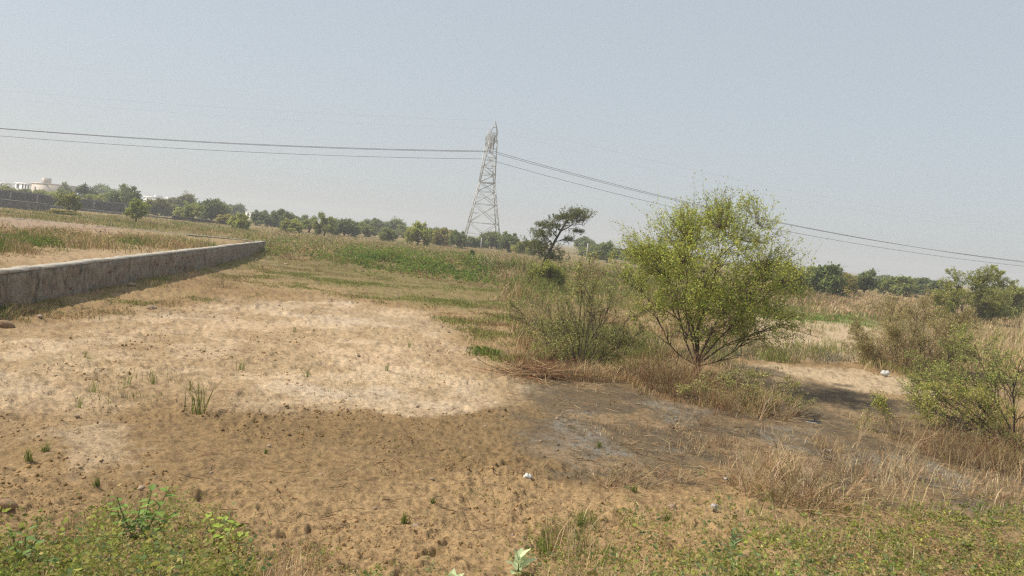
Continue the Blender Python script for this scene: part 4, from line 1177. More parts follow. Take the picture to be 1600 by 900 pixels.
def leafy_cover(name, seed, areas, label):
    """creeping weeds: short sprigs carrying small leaves"""
    rng = np.random.default_rng(seed)
    V, Q, C, o = [], [], [], 0
    for P, nsprig, per, h, ls, pal, pr, dens in areas:
        x, y, z = scatter(rng, P, nsprig, dens)
        n = len(x)
        co = 1.0 if h > 0.2 else 4.0
        hh = h * (0.15 + 1.7 * sstep(.35, .75, fbm(x * co / 1.6, y * co / 1.6, seed % 8, 4))) * rng.uniform(0.4, 1.2, n)
        p0 = np.stack([x, y, z], 1)
        tip = p0 + np.stack([rng.normal(0, .6, n) * hh, rng.normal(0, .6, n) * hh, hh], 1)
        t = rng.uniform(0.15, 1, (n, per))[..., None]
        p = (p0[:, None] * (1 - t) + tip[:, None] * t).reshape(-1, 3)
        p += rng.normal(0, 0.006, p.shape)
        d = norm(np.stack([rng.normal(0, 1, len(p)), rng.normal(0, 1, len(p)), np.abs(rng.normal(0.1, .35, len(p)))], 1))
        v, q = leaf_quads(rng, p, d, ls * rng.uniform(0.5, 1.35, len(p)), 0.55, 0.75)
        cc = np.repeat(mixcols(rng, n, pal, pr, 0.25, at=(x * co, y * co)), per, 0) * rng.uniform(0.8, 1.2, (len(p), 1))
        V.append(v)
        Q.append(q + o)
        C.append(np.repeat(cc, 4, 0))
        o += len(v)
    ob = link(name, new_mesh(name, np.concatenate(V), np.concatenate(Q), M_LEAF, np.concatenate(C)))
    return tag(ob, label, 'weeds', kind='stuff')

GW = ((0.25, 0.295, 0.07), (0.33, 0.345, 0.09), (0.22, 0.28, 0.12), (0.44, 0.38, 0.14), (0.42, 0.31, 0.17))
BG = ((0.17, 0.22, 0.05), (0.25, 0.26, 0.07), (0.19, 0.28, 0.05), S2, R1, S1)
BP = (.24, .24, .2, .12, .1, .1)
leafy_cover('bund_weeds', 203, [
    ([(395, 372), (520, 376), (700, 394), (860, 402), (1000, 414), (1000, 440), (860, 452), (740, 442), (600, 424), (470, 404), (400, 398)], 12000, 6, 0.34, 0.10, BG, BP, patchy(2.5, .2, .42, 4)),
    ([(560, 392), (700, 402), (760, 420), (740, 440), (640, 425), (540, 405)], 3500, 6, 0.42, 0.11, ((0.15, 0.23, 0.045), (0.21, 0.30, 0.05), (0.25, 0.26, 0.07)), (.4, .35, .25), patchy(2.5, .35, .5, 5)),
    ([(735, 398), (870, 404), (900, 428), (800, 446), (745, 424)], 2600, 6, 0.45, 0.08, (S1, S2, R1, S3), (.35, .25, .2, .2), patchy(2, .35, .52, 5)),
    ([(410, 362), (640, 384), (820, 398), (820, 410), (640, 396), (410, 372)], 4500, 5, 0.2, 0.11, (S1, G2, S2, G1, R1), (.25, .27, .2, .16, .12), None),
    ([(1170, 440), (1300, 454), (1450, 466), (1800, 492), (1800, 516), (1460, 500), (1170, 474)], 5000, 5, 0.34, 0.09, (S1, S3, S2, G2, R1), (.3, .2, .2, .15, .15), patchy(3, .3, .5, 2)),
    ([(0, 366), (130, 364), (300, 374), (400, 380), (330, 386), (150, 384), (0, 388)], 2500, 5, 0.3, 0.07, (G1, G2, S1, S2), (.3, .3, .2, .2), patchy(3, .32, .5, 1)),
    ([(800, 412), (1000, 432), (1230, 452), (1230, 475), (1000, 480), (800, 470)], 5000, 6, 0.4, 0.06, BG, BP, None)],
    'dense green and rusty weeds covering the low bund beyond the pond floor')
leafy_cover('creeping_weeds', 211, [
    ([(820, 830), (960, 800), (1080, 790), (1180, 775), (1330, 800), (1480, 790), (1600, 780), (1950, 770), (1950, 1020), (820, 1020)], 6500, 6, 0.13, 0.024, GW, (.2, .2, .16, .2, .24), lambda x, y: sstep(.36, .5, fbm(x / .45, y / .45, 3, 4) + 0.22 * sstep(1.8, 4.0, x) + 0.25 * sstep(6.4, 5.2, y) - .06)),
    ([(1180, 850), (1350, 815), (1600, 800), (1950, 790), (1950, 1050), (1000, 1050)], 5200, 6, 0.18, 0.03, GW, (.22, .2, .18, .18, .22), lambda x, y: sstep(.36, .54, fbm(x / .5, y / .5, 5, 3)))],
    'creeping green weeds covering the bank by the milkweed plants')
leafy_cover('broad_weeds', 215, [
    ([(1000, 840), (1150, 800), (1350, 815), (1600, 800), (1950, 790), (1950, 1050), (900, 1050)], 800, 9, 0.26, 0.034, GW[:4], (.32, .28, .2, .2), patchy(.35, .46, .6, 6)),
    ([(-350, 840), (0, 860), (150, 830), (370, 830), (400, 1000), (-350, 1050)], 420, 9, 0.28, 0.034, GW[:4], (.35, .3, .2, .15), patchy(.3, .44, .58, 2))],
    'taller broad-leaved weeds standing out of the bank carpet')
leafy_cover('creeping_weeds', 212, [
    ([(-350, 840), (0, 850), (130, 840), (220, 800), (360, 810), (390, 860), (420, 1000), (-350, 1050)], 6500, 6, 0.17, 0.024, GW, (.27, .28, .15, .15, .15), lambda x, y: sstep(.34, .5, fbm(x / .4, y / .4, 4, 4) + 0.1 * sstep(-1.2, -1.8, x))),
    ([(400, 880), (520, 860), (700, 890), (820, 850), (860, 1000), (400, 1000)], 500, 6, 0.09, 0.02, GW, (.3, .3, .2, .1, .1), patchy(.3, .5, .62, 6))],
    'creeping green weeds massed around the broad-leaved weed')
grass_patch('bank_straw', 213, [
    ([(380, 870), (500, 850), (520, 1000), (370, 1000)], 900, 0.2, 0.005, (S1, S3, S2), (.4, .3, .3), patchy(.3, .35, .55, 2)),
    ([(100, 830), (230, 800), (260, 880), (120, 900)], 300, 0.2, 0.005, (S1, S3, S2), (.4, .3, .3), None),
    ([(850, 830), (1200, 790), (1950, 800), (1950, 1040), (850, 1040)], 8000, 0.17, 0.005, (S1, S3, G1, G2), (.35, .25, .2, .2), patchy(.6, .38, .55, 3)),
    ([(-350, 850), (300, 830), (400, 1000), (-350, 1050)], 2200, 0.15, 0.005, (S1, S3, G1, G2), (.3, .2, .25, .25), patchy(.5, .4, .55, 4)),
    ([(850, 815), (960, 800), (1120, 770), (1060, 830), (930, 880), (840, 880)], 1400, 0.07, 0.005, (G1, G2, (0.12, 0.19, 0.03)), (.4, .3, .3), patchy(.22, .5, .6, 5))],
    'loose straw and grass blades growing through the bank weeds')
grass_patch('mud_straw', 214, [
    ([(880, 600), (1090, 620), (1230, 650), (1480, 650), (1600, 740), (1900, 770), (1900, 800), (1560, 800), (1300, 800), (1130, 770), (980, 770), (920, 720)], 6000, 0.07, 0.006, (S1, S2, R1, S3), (.35, .3, .15, .2), patchy(.7, .44, .62, 1)),
    ([(1130, 650), (1330, 690), (1330, 790), (1150, 770), (1020, 720)], 350, 0.18, 0.006, (S1, S3, S2), (.4, .3, .3), patchy(.6, .5, .62, 2)),
    ([(1370, 690), (1600, 740), (1900, 760), (1900, 800), (1380, 795)], 700, 0.18, 0.006, (S1, S3, S2), (.4, .3, .3), patchy(.6, .48, .62, 3)),
    ([(100, 560), (500, 540), (720, 580), (700, 620), (420, 620), (120, 640)], 500, 0.07, 0.006, (G2, G1, S2), (.4, .3, .3), patchy(.8, .5, .6, 4)),
    ([(380, 660), (800, 660), (850, 790), (420, 800)], 700, 0.05, 0.006, (G2, G1, S2), (.35, .25, .4), patchy(.6, .5, .6, 5))],
    'scattered dry straw sprouting from the mud and bare soil', lean=0.6)

# clods and crumbs of soil, and fallen twigs
def ico():
    t = (1 + 5 ** .5) / 2
    v = norm(np.array([(-1, t, 0), (1, t, 0), (-1, -t, 0), (1, -t, 0), (0, -1, t), (0, 1, t), (0, -1, -t), (0, 1, -t), (t, 0, -1), (t, 0, 1), (-t, 0, -1), (-t, 0, 1)], float))
    f = np.array([(0, 11, 5), (0, 5, 1), (0, 1, 7), (0, 7, 10), (0, 10, 11), (1, 5, 9), (5, 11, 4), (11, 10, 2), (10, 7, 6), (7, 1, 8), (3, 9, 4), (3, 4, 2), (3, 2, 6), (3, 6, 8), (3, 8, 9), (4, 9, 5), (2, 4, 11), (6, 2, 10), (8, 6, 7), (9, 8, 1)])
    return v, f
ICO_V, ICO_F = ico()
rng = np.random.default_rng(61)
X, Y = [], []
for P, n, dn in (([(-300, 500), (0, 500), (400, 460), (720, 540), (800, 600), (640, 650), (0, 660), (-300, 700)], 4200, patchy(1.2, .42, .6, 1)),
                 ([(-300, 660), (300, 640), (850, 640), (900, 780), (1120, 770), (1100, 880), (500, 900), (0, 860), (-300, 900)], 6500, patchy(1.0, .42, .6, 2)),
                 ([(250, 420), (600, 440), (750, 500), (400, 465), (100, 490)], 500, None), ([(850, 600), (1600, 700), (1600, 790), (900, 760)], 500, None)):
    x, y, z = scatter(rng, P, n, dn)
    X.append(x)
    Y.append(y)
x, y = np.concatenate(X), np.concatenate(Y)
z = surf(x, y)
s = 0.005 + 0.02 * rng.random(len(x)) ** 6
s = s * (0.6 + 0.04 * np.minimum(y, 16))
V = ICO_V[None] * rng.uniform(0.55, 1.35, (len(x), 12, 1)) * (s[:, None] * rng.uniform(0.6, 1.4, (len(x), 3)))[:, None, :]
V = V + np.stack([x, y, z + s * 0.05], 1)[:, None, :]
F = (ICO_F[None] + 12 * np.arange(len(x))[:, None, None]).reshape(-1, 3)
cc = ground_colour(x, y) * rng.uniform(0.95, 1.35, (len(x), 1)) * np.array([1.05, 0.98, 0.88])
tag(link('soil_clods', new_mesh('soil_clods', V.reshape(-1, 3), F, M_SOIL, np.repeat(cc, 12, 0))), 'crumbs and clods of dry soil strewn over the bare field', 'soil', kind='stuff')
X, Y = [], []
for P, n in (([(860, 600), (1230, 640), (1500, 660), (1600, 730), (1560, 790), (1150, 770), (900, 740)], 1500), ([(780, 560), (980, 575), (980, 610), (790, 600)], 500), ([(300, 700), (1100, 740), (1080, 860), (300, 820)], 300)):
    x, y, z = scatter(rng, P, n)
    X.append(x)
    Y.append(y)
x, y = np.concatenate(X), np.concatenate(Y)
n = len(x)
a, L = rng.uniform(0, 6.28, n), rng.uniform(.04, .26, n)
p0 = np.stack([x, y, surf(x, y) + .008], 1)
x2, y2 = x + np.cos(a) * L, y + np.sin(a) * L
p2 = np.stack([x2, y2, surf(x2, y2) + .012 + .05 * rng.random(n) ** 3], 1)
pm = (p0 + p2) / 2 + rng.normal(0, .008, (n, 3))
v, q, b = tubes(np.stack([p0, pm, p2], 1), np.tile([.003, .003, .002], (n, 1)), 3)
tag(link('fallen_twigs', new_mesh('fallen_twigs', v, q, M_STRAW, mixcols(rng, n, (S1, S2, R1, (0.1, 0.075, 0.055)), (.35, .3, .15, .2))[b])), 'broken dry twigs lying on the mud and soil', 'twigs', kind='stuff')

# ------------------------------------------------------------------ dry weed clumps, each its own thing
def dry_clump(seed, n, h, base_r, tilt, pal, probs, r=0.0035, forks=3, leafy=0):
    rng = np.random.default_rng(seed)
    az, rr = rng.uniform(0, 6.28, n), base_r * np.sqrt(rng.random(n))
    p0 = np.stack([np.cos(az) * rr, np.sin(az) * rr, np.full(n, -.02)], 1)
    tl = np.radians(np.abs(rng.normal(0, tilt, n))) + rr / max(base_r, .01) * math.radians(tilt) * .5
    a2 = az + rng.normal(0, .6, n)
    d = np.stack([np.cos(a2) * np.sin(tl), np.sin(a2) * np.sin(tl), np.cos(tl)], 1)
    L = h * rng.uniform(.45, 1.15, n)
    p = grow_paths(rng, p0, d, L, 5, 0.0, .09)
    parts = []
    c = mixcols(rng, n, pal, probs)
    v, q, b = tubes(p, np.linspace(1, .4, 5)[None] * np.full((n, 1), r), 3)
    parts.append((v, q, c[b]))
    if forks:
        ch, Lc = children_of(rng, p, forks, .35, .5, .38, L, .03, .12, n=4)
        v, q, b = tubes(ch, np.linspace(1, .4, 4)[None] * np.full((len(ch), 1), r * .65), 3)
        parts.append((v, q, np.repeat(c, forks, 0)[b]))
    if leafy:
        v, q = leaves_on(rng, ch, leafy, .035, .35)
        parts.append((v, q, np.repeat(leaf_cols(rng, len(q), S2, .3, G2, .35), 4, 0)))
    V, Fc, C = join(parts)
    return new_mesh('dry_weed', V, Fc, M_STRAW, C)
STR = ((S1, S3, S2), (.45, .3, .25))
RED = ((R1, S2, S1), (.45, .3, .25))
DRY = {'a': dry_clump(301, 24, 1.0, .16, 26, *STR, r=.0068), 'b': dry_clump(302, 34, 1.0, .24, 30, *STR, r=.0068), 'c': dry_clump(303, 16, 1.0, .06, 20, *STR, forks=4), 'd': dry_clump(304, 9, 1.0, .04, 16, *STR, forks=2),
       'r': dry_clump(305, 60, 1.0, .26, 24, *RED, r=.005, forks=3), 's': dry_clump(306, 40, 1.0, .16, 24, *RED, forks=3, leafy=2), 'k': dry_clump(307, 26, 1.0, .10, 34, ((0.16, .115, .08), R1), (.6, .4), r=.005, forks=3)}
rngd = np.random.default_rng(9)
def dry(px, py, hpx, kind, label, group, wide=1.0, name='dry_weed'):
    x, y, z = spot(px, py)
    h = hpx / F_PX * math.hypot(x, y)
    o = link(name, DRY[kind], None, (x, y, z))
    o.rotation_euler = (0, 0, float(rngd.uniform(0, 6.28)))
    o.scale = (h * wide, h * wide, h)
    v = float(rngd.uniform(.85, 1.15))
    o.color = (v, v, v, 1)
    tag(o, label, 'dry weed', group)

ORD = ('first second third fourth fifth sixth seventh eighth ninth tenth eleventh twelfth thirteenth fourteenth fifteenth sixteenth seventeenth eighteenth nineteenth twentieth '
       'twenty-first twenty-second twenty-third twenty-fourth').split()
def ordered(rows, key=0):
    return [(ORD[i],) + tuple(r) for i, r in enumerate(sorted(rows, key=lambda r: r[key]))]
g = 'tall straw weeds massed at the near edge of the mud'
for od, px, py, h, w in ordered(((1150, 762, 70, 1), (1168, 778, 92, 1), (1192, 772, 110, 1), (1215, 790, 100, 1.1), (1240, 780, 118, 1), (1262, 795, 100, 1.2), (1290, 792, 100, 1.3), (1305, 776, 95, 1.1), (1228, 750, 85, 1), (1180, 746, 75, 1))):
    dry(px, py, h * .7, 'b' if w > 1 else 'a', od + ' tall straw weed clump at the mud edge, counting away from the orange mound', g, w * 1.1)
g = 'rust-brown dry weeds under the tallest thorn tree'
for od, px, py, h in ordered(((985, 592, 48), (1010, 603, 55), (1032, 612, 62), (1055, 618, 66), (1080, 622, 60), (1100, 628, 55), (1045, 600, 50), (1015, 590, 45), (1075, 604, 50))):
    dry(px, py, h, 'r', od + ' rust-brown dry weed clump under the tallest thorn tree, counting from the twiggy shrub', g, 1.2)
g = 'pale dry weeds beside the thorn tree shadow'
for od, px, py, h in ordered(((1122, 648, 55), (1150, 652, 60), (1180, 655, 62), (1200, 652, 70), (1222, 656, 58), (1165, 640, 45))):
    dry(px, py, h * .85, 'a' if px > 1160 else 's', od + ' pale dry weed clump beside the tallest thorn tree shadow, counting towards the shadow', g, 1.2)
g = 'dry weeds under the shrubs across the mud'
for od, px, py, h in ordered(((1405, 690, 50), (1432, 700, 60), (1455, 712, 65), (1485, 722, 60), (1515, 728, 60), (1545, 735, 66), (1575, 742, 70), (1598, 738, 80), (1470, 696, 45), (1530, 712, 60))):
    dry(px, py, h * .75, 'r' if px % 2 else 's', od + ' brown dry weed clump under the shrubs across the mud, counting from the cane', g, 1.2)
g = 'thin stalks standing singly in the mud'
for od, px, py, h, k in ordered(((1036, 655, 42, 'c'), (1064, 672, 55, 'c'), (1098, 664, 34, 'k'), (1090, 712, 42, 'c'), (1105, 700, 30, 'k'), (1038, 700, 40, 'd'), (1130, 700, 40, 'k'), (1345, 682, 44, 'c'), (1338, 700, 52, 'c'), (1360, 660, 30, 'd'), (1305, 640, 26, 'd'),
                     (1395, 745, 90, 'c'), (1420, 770, 80, 'c'), (1372, 790, 80, 'c'), (1440, 740, 60, 'd'), (1480, 780, 80, 'd'), (1510, 775, 70, 'c'), (1560, 780, 80, 'd'), (1590, 780, 70, 'c'), (1470, 690, 40, 'd'), (1290, 720, 45, 'k'), (1350, 728, 40, 'k'), (1320, 745, 50, 'c'), (1405, 700, 40, 'd'))):
    dry(px, py, h, k, od + ' thin dry stalk tuft in the grey mud, counting away from the brushwood heap', g)
g = 'flattened straw tufts on the near rim of the mud'
for od, px, py, h in ordered(((945, 762, 36), (975, 758, 44), (1005, 762, 40), (1030, 748, 34), (990, 740, 30), (1060, 752, 34))):
    dry(px, py, h, 'k' if px in (990, 1030) else 'b', od + ' flattened straw tuft on the near mud rim, counting from the white cup', g, 1.4)
dry(1366, 501, 22, 'r', 'reddish dry weed on the straw ground before the dark vase-shaped tree', None, .8)
dry(42, 484, 32, 'c', 'pale dry weed against the foot of the plot wall', None, 1.4)
for od, px, py, h in ordered(((128, 452, 16), (165, 446, 18), (185, 443, 18), (150, 450, 14))):
    dry(px, py, h, 'c', od + ' small dry weed in the plot wall shadow, counting towards the wall end', 'dry weeds in the wall shadow', 1.2)
for od, px, py, h, k in ordered(((350, 450, 20, 'b'), (375, 440, 18, 'b'), (330, 458, 14, 'b'), (297, 437, 16, 's'), (500, 425, 16, 's'), (455, 405, 16, 's'))):
    dry(px, py, h, k, od + ' low dry tuft between the wall end and pond floor, counting from the wall', 'dry tufts near the wall end', 1.8)
for od, px, py, h, k in ordered(((1430, 570, 80, 'b'), (1455, 585, 70, 'b'), (1405, 575, 60, 'b'), (1380, 570, 50, 'a'))):
    dry(px, py, h, k, od + ' straw clump at the olive-brown bush base, counting from the white bag', 'straw clumps of the brown bush', 1.0)
dry(178, 845, 90, 'd', 'bundle of long dry straw leaning out of the broad-leaved weed', None, 1.6)
dry(195, 838, 80, 'c', 'fan of dry straw behind the broad-leaved weed', None, 1.1)
for od, px, py, h in ordered(((420, 890, 45), (455, 885, 50), (490, 870, 40), (515, 880, 36))):
    dry(px, py, h, 'a', od + ' straw tuft on the bank, counting away from the creeping weeds', 'straw tufts on the bank', 1.0)

# heap of dead brushwood by the shrub
bx, by, bz = spot(845, 590)
rng = np.random.default_rng(77)
n = 150
p0 = np.stack([rng.normal(0, .42, n) - .1, rng.normal(0, .16, n), rng.uniform(0.02, .22, n)], 1)
d = norm(np.stack([rng.normal(.5, .8, n), rng.normal(0, .45, n), rng.normal(-.02, .28, n)], 1))
p = grow_paths(rng, p0, d, rng.uniform(.25, 1.0, n), 6, -.02, .12)
p[..., 2] = np.maximum(p[..., 2], .01)
v, q, b = tubes(p, np.linspace(1, .4, 6)[None] * rng.uniform(.004, .009, (n, 1)), 4)
ch, _ = children_of(rng, p, 3, .3, .7, .4, np.full(n, .5), 0, .12)
ch[..., 2] = np.maximum(ch[..., 2], .01)
v2, q2, b2 = tubes(ch, np.linspace(1, .4, 5)[None] * np.full((len(ch), 1), .003), 3)
cb = mixcols(rng, n, ((0.30, .2, .13), R1, S2, S1), (.35, .25, .2, .2))
V, Fc, C = join([(v, q, cb[b]), (v2, q2, np.repeat(cb, 3, 0)[b2])])
tag(link('brushwood_heap', new_mesh('brushwood_heap', V, Fc, M_STRAW, C), None, (bx, by, bz)), 'heap of dead reddish brushwood at the foot of the twiggy shrub', 'brushwood', kind='stuff')

# a long cane lying across the mud
def stick(name, a, b, r, label, colr, lift=0.03):
    p0, p1 = np.array(spot(*a)), np.array(spot(*b))
    p0[2] += lift
    p1[2] += lift
    pts = np.linspace(p0, p1, 6) + np.random.default_rng(int(a[0])).normal(0, .012, (6, 3))
    v, q, _ = tubes(pts[None], np.linspace(r, r * .5, 6)[None], 5)
    tag(link(name, new_mesh(name, v, [q, np.array([[4, 3, 2, 1, 0]])], M_STRAW, np.tile(colr, (len(v), 1)))), label, 'stick')
stick('fallen_cane', (1364, 655), (1445, 659), .012, 'long pale cane lying across the dark mud', (0.42, .32, .18), .05)
stick('fallen_stick', (676, 786), (688, 779), .007, 'short pale stick lying on the brown soil', (0.4, .31, .2))
stick('fallen_stick', (1068, 710), (1094, 709), .007, 'short straight stick lying on the mud near the stalk tufts', (0.4, .3, .17))

# ------------------------------------------------------------------ leafy plants one can pick out
def broad_leaf(L, W, curl=0.2, n=6):
    """pointed oval leaf along +Y, folded along the midrib and curling down"""
    t = np.linspace(0, 1, n)
    w = W / 2 * np.sin(np.pi * np.clip(t, .02, .985) ** 0.8)
    zz = -curl * L * t ** 2
    mid = np.stack([0 * t, L * t, zz], 1)
    l = np.stack([-w, L * t, zz + .22 * w], 1)
    r = np.stack([w, L * t, zz + .22 * w], 1)
    V = np.concatenate([l, mid, r])
    i = np.arange(n - 1)
    return V, np.concatenate([np.stack([i, i + n, i + n + 1, i + 1], 1), np.stack([i + n, i + 2 * n, i + 2 * n + 1, i + n + 1], 1)])

def leaf_col(V, n, c):
    cc = np.tile(np.array(c, float), (len(V), 1))
    cc[n:2 * n] *= 1.3
    return cc

def leafy_plant(name, px, py, stems, leaf_L, leaf_W, lc, label, cat, seed, per=6, pairs=False, elev=(70, 10), stemc=(0.2, 0.2, 0.09), bud=False, sr=.007):
    """stems: (direction, length). Each leaf is a part of its own."""
    rng = np.random.default_rng(seed)
    o = thing(name, spot(px, py), label, cat)
    lv, lf = broad_leaf(1.0, leaf_W / leaf_L, .16)
    me = new_mesh('leaf', lv, lf, M_GLOSSLEAF, leaf_col(lv, 6, lc), smooth=True)
    P = grow_paths(rng, np.zeros((len(stems), 3)) - np.array([0, 0, .02]), np.array([s[0] for s in stems], float), np.array([s[1] for s in stems]), 6, .05, .08)
    for k in range(len(stems)):
        v, q, _ = tubes(P[k:k + 1], np.linspace(sr, sr * .5, 6)[None], 5)
        link('stem', new_mesh('stem', v, q, M_BARK, np.tile(stemc, (len(v), 1)), smooth=True), o)
        for j in range(per):
            f = (j + 1) / per
            t = (0.25 + 0.75 * f) * 5
            i = min(int(t), 4)
            p = P[k, i] * (1 - (t - i)) + P[k, i + 1] * (t - i)
            for side in ((0, math.pi) if pairs else (0,)):
                az = (j * math.pi / 2 if pairs else j * 2.4) + side + rng.normal(0, .25) + k
                el = math.radians(elev[1] + (elev[0] - elev[1]) * f + rng.normal(0, 9))
                s = leaf_L * (1 - .35 * max(0, f - .5)) * rng.uniform(.75, 1.1)
                c = link('leaf', me, o, tuple(p))
                c.rotation_euler = (Matrix.Rotation(az, 3, 'Z') @ Matrix.Rotation(el, 3, 'X')).to_euler()
                c.scale = (s, s, s)
                b = float(rng.uniform(.8, 1.15))
                c.color = (b, b, b, 1)
        if bud:
            v = ICO_V * np.array([.012, .012, .02]) + P[k, -1] + np.array([0, 0, .015])
            link('flower_bud', new_mesh('flower_bud', v, ICO_F, M_GLOSSLEAF, np.tile((.55, .58, .42), (12, 1)), smooth=True), o)
    return o

MW = (0.50, 0.57, 0.33)
leafy_plant('milkweed', 810, 908, [((0.0, 0, 1), .15)], .14, .088, MW, 'pale grey-green milkweed rosette upright on the bare bank', 'milkweed', 401, 4, True, (62, 12), bud=True)
leafy_plant('milkweed', 704, 925, [((0.0, 0, 1), .10), ((-.8, 0, .6), .08)], .115, .08, MW, 'milkweed cut off by the picture edge beside the upright rosette', 'milkweed', 402, 3, True, (70, 10), bud=True)
leafy_plant('milkweed', 1143, 895, [((-.05, 0, 1), .25)], .125, .06, (0.24, 0.32, 0.14), 'dark upright milkweed among the creeping weeds of the bank', 'milkweed', 403, 5, True, (80, -20), bud=True)
BL = (0.18, 0.28, 0.06)
leafy_plant('broad_leaf_weed', 215, 862, [((-.45, 0, 1), .42), ((.25, .1, 1), .5), ((-.15, -.1, 1), .34), ((.5, 0, .8), .36), ((.05, .2, 1), .42), ((-.7, .1, .8), .36)], .085, .062, BL, 'tall broad-leaved green weed with bare straw sticking out', 'weed', 404, 10, False, (25, -15))
leafy_plant('broad_leaf_weed', 340, 868, [((-.5, 0, .9), .28), ((.3, 0, .9), .3), ((0, .2, 1), .26), ((.6, 0, .5), .26)], .075, .058, (0.30, 0.38, 0.06), 'bright lime-green broad-leaved weed beside the taller one', 'weed', 405, 9, False, (30, -10))
leafy_plant('broad_leaf_weed', 30, 885, [((-.4, 0, .9), .2), ((.6, 0, .6), .24), ((0, .2, 1), .2)], .085, .05, (0.16, 0.25, 0.07), 'dark long-leaved weed near the corner of the bank', 'weed', 406, 5, False, (35, -10))
leafy_plant('broad_leaf_weed', 1502, 862, [((-.3, 0, 1), .12), ((.3, 0, 1), .12)], .05, .04, (0.2, 0.25, 0.06), 'small bright-leaved weed poking out of the bank growth', 'weed', 407, 5, False, (30, -10))
def tuft(px, py, hpx, n, label, group, seed, wid=.006, pal=(G1, G2), name='grass_tuft'):
    rng = np.random.default_rng(seed)
    x, y, z = spot(px, py)
    h = hpx / F_PX * math.hypot(x, y)
    xx, yy = rng.normal(0, h * .13, n), rng.normal(0, h * .13, n)
    v, q, t, c = blades(rng, xx, yy, np.zeros(n), h * rng.uniform(.45, 1.1, n), np.full(n, wid), mixcols(rng, n, pal, (.5, .5)), .35)
    tag(link(name, new_mesh(name, v, [q, t], M_LEAF, c), None, (x, y, z)), label, 'grass', group)
tuft(312, 645, 56, 26, 'tallest green sedge tuft sprouting from the pond floor', None, 501, .012)
tuft(298, 612, 26, 12, 'smaller sedge just behind the tallest sedge tuft', None, 502, .01)
for i, (od, px, py, h) in enumerate(ordered(((197, 608, 30), (240, 600, 22), (125, 640, 22), (150, 612, 26), (480, 590, 18), (378, 580, 22), (605, 580, 16), (460, 520, 12), (135, 560, 14), (640, 545, 14)))):
    tuft(px, py, h, 14, od + ' little green sprout on the pond floor, counting away from the plot wall', 'sprouts on the pond floor', 510 + i, .008)
for i, (od, px, py, h) in enumerate(ordered(((632, 822, 22), (676, 790, 12), (875, 838, 26), (850, 845, 18), (846, 866, 34), (1040, 815, 20), (905, 828, 22), (45, 720, 20), (70, 706, 16), (150, 765, 16), (415, 712, 10), (990, 770, 16), (935, 700, 14)))):
    tuft(px, py, h, 40, od + ' small green grass tuft on bare soil, counting towards the orange mound', 'grass tufts on bare soil', 530 + i, .007)

# ------------------------------------------------------------------ stones and litter
def stone(px, py, wpx, label, group=None, mat=M_STONE, flat=.55, seed=0, name='stone'):
    rng = np.random.default_rng(seed + int(px))
    x, y, z = spot(px, py)
    s = wpx / F_PX * math.hypot(x, y) / 2
    V, Fc = ICO_V, ICO_F
    e = {}
    vv = list(V)
    ff = []
    def mid(a, b):
        k = (min(a, b), max(a, b))
        if k not in e:
            vv.append(norm(vv[a] + vv[b]))
            e[k] = len(vv) - 1
        return e[k]
    for a, b, c in Fc:
        i, j, k = mid(a, b), mid(b, c), mid(c, a)
        ff += [(a, i, k), (i, b, j), (k, j, c), (i, j, k)]
    V = np.array(vv)
    pl = norm(rng.normal(0, 1, (7, 3)))
    for p_ in pl:                                             # chipped faces
        dd = V @ p_
        V = V - np.maximum(dd - .72, 0)[:, None] * p_
    V = V * (1 + rng.normal(0, .04, (len(V), 1))) * np.array([1, .8, flat]) * s
    o = link(name, new_mesh(name, V, np.array(ff), mat), None, (x, y, z + s * flat * .45))
    o.rotation_euler = (rng.normal(0, .15), rng.normal(0, .15), rng.uniform(0, 6))
    tag(o, label, 'stone', group)
stone(8, 511, 26, 'reddish boulder at the picture edge below the plot wall', None, M_CLOD, .6)
stone(650, 828, 14, 'pale buff stone beside a green sprout on bare soil')
stone(237, 484, 16, 'flat stone on the soil near the plot wall')
stone(205, 447, 16, 'tan lump of earth at the edge of the wall shadow')
stone(62, 500, 10, 'dark small stone in front of the plot wall')
stone(8, 800, 34, 'brown earth clod casting a dark shadow near the bank', None, M_CLOD, .5)
stone(552, 888, 20, 'pale stone half sunk beside the straw tufts')
stone(1050, 795, 16, 'flat tan stone among weeds on the orange mound')
for i, (od, px, py, w) in enumerate(ordered(((320, 466, 9), (435, 478, 8), (700, 520, 8), (560, 560, 7), (652, 638, 9), (708, 640, 7), (758, 668, 7), (735, 700, 8), (420, 700, 8), (220, 770, 12), (500, 745, 9), (870, 655, 8), (845, 690, 8), (675, 752, 9), (585, 800, 8), (960, 800, 8), (120, 655, 9), (330, 740, 8)))):
    stone(px, py, w, od + ' small scattered stone on bare soil, counting away from the plot wall', 'small stones on bare soil', M_STONE, .55, i)
for i, (od, px, py, w) in enumerate(ordered(((420, 405, 7), (447, 414, 8), (400, 407, 7), (470, 416, 7), (380, 398, 6)))):
    stone(px, py, w, od + ' pale rubble stone by the plot wall end, counting away from the wall', 'rubble near the wall end', M_STONE, .5, i)

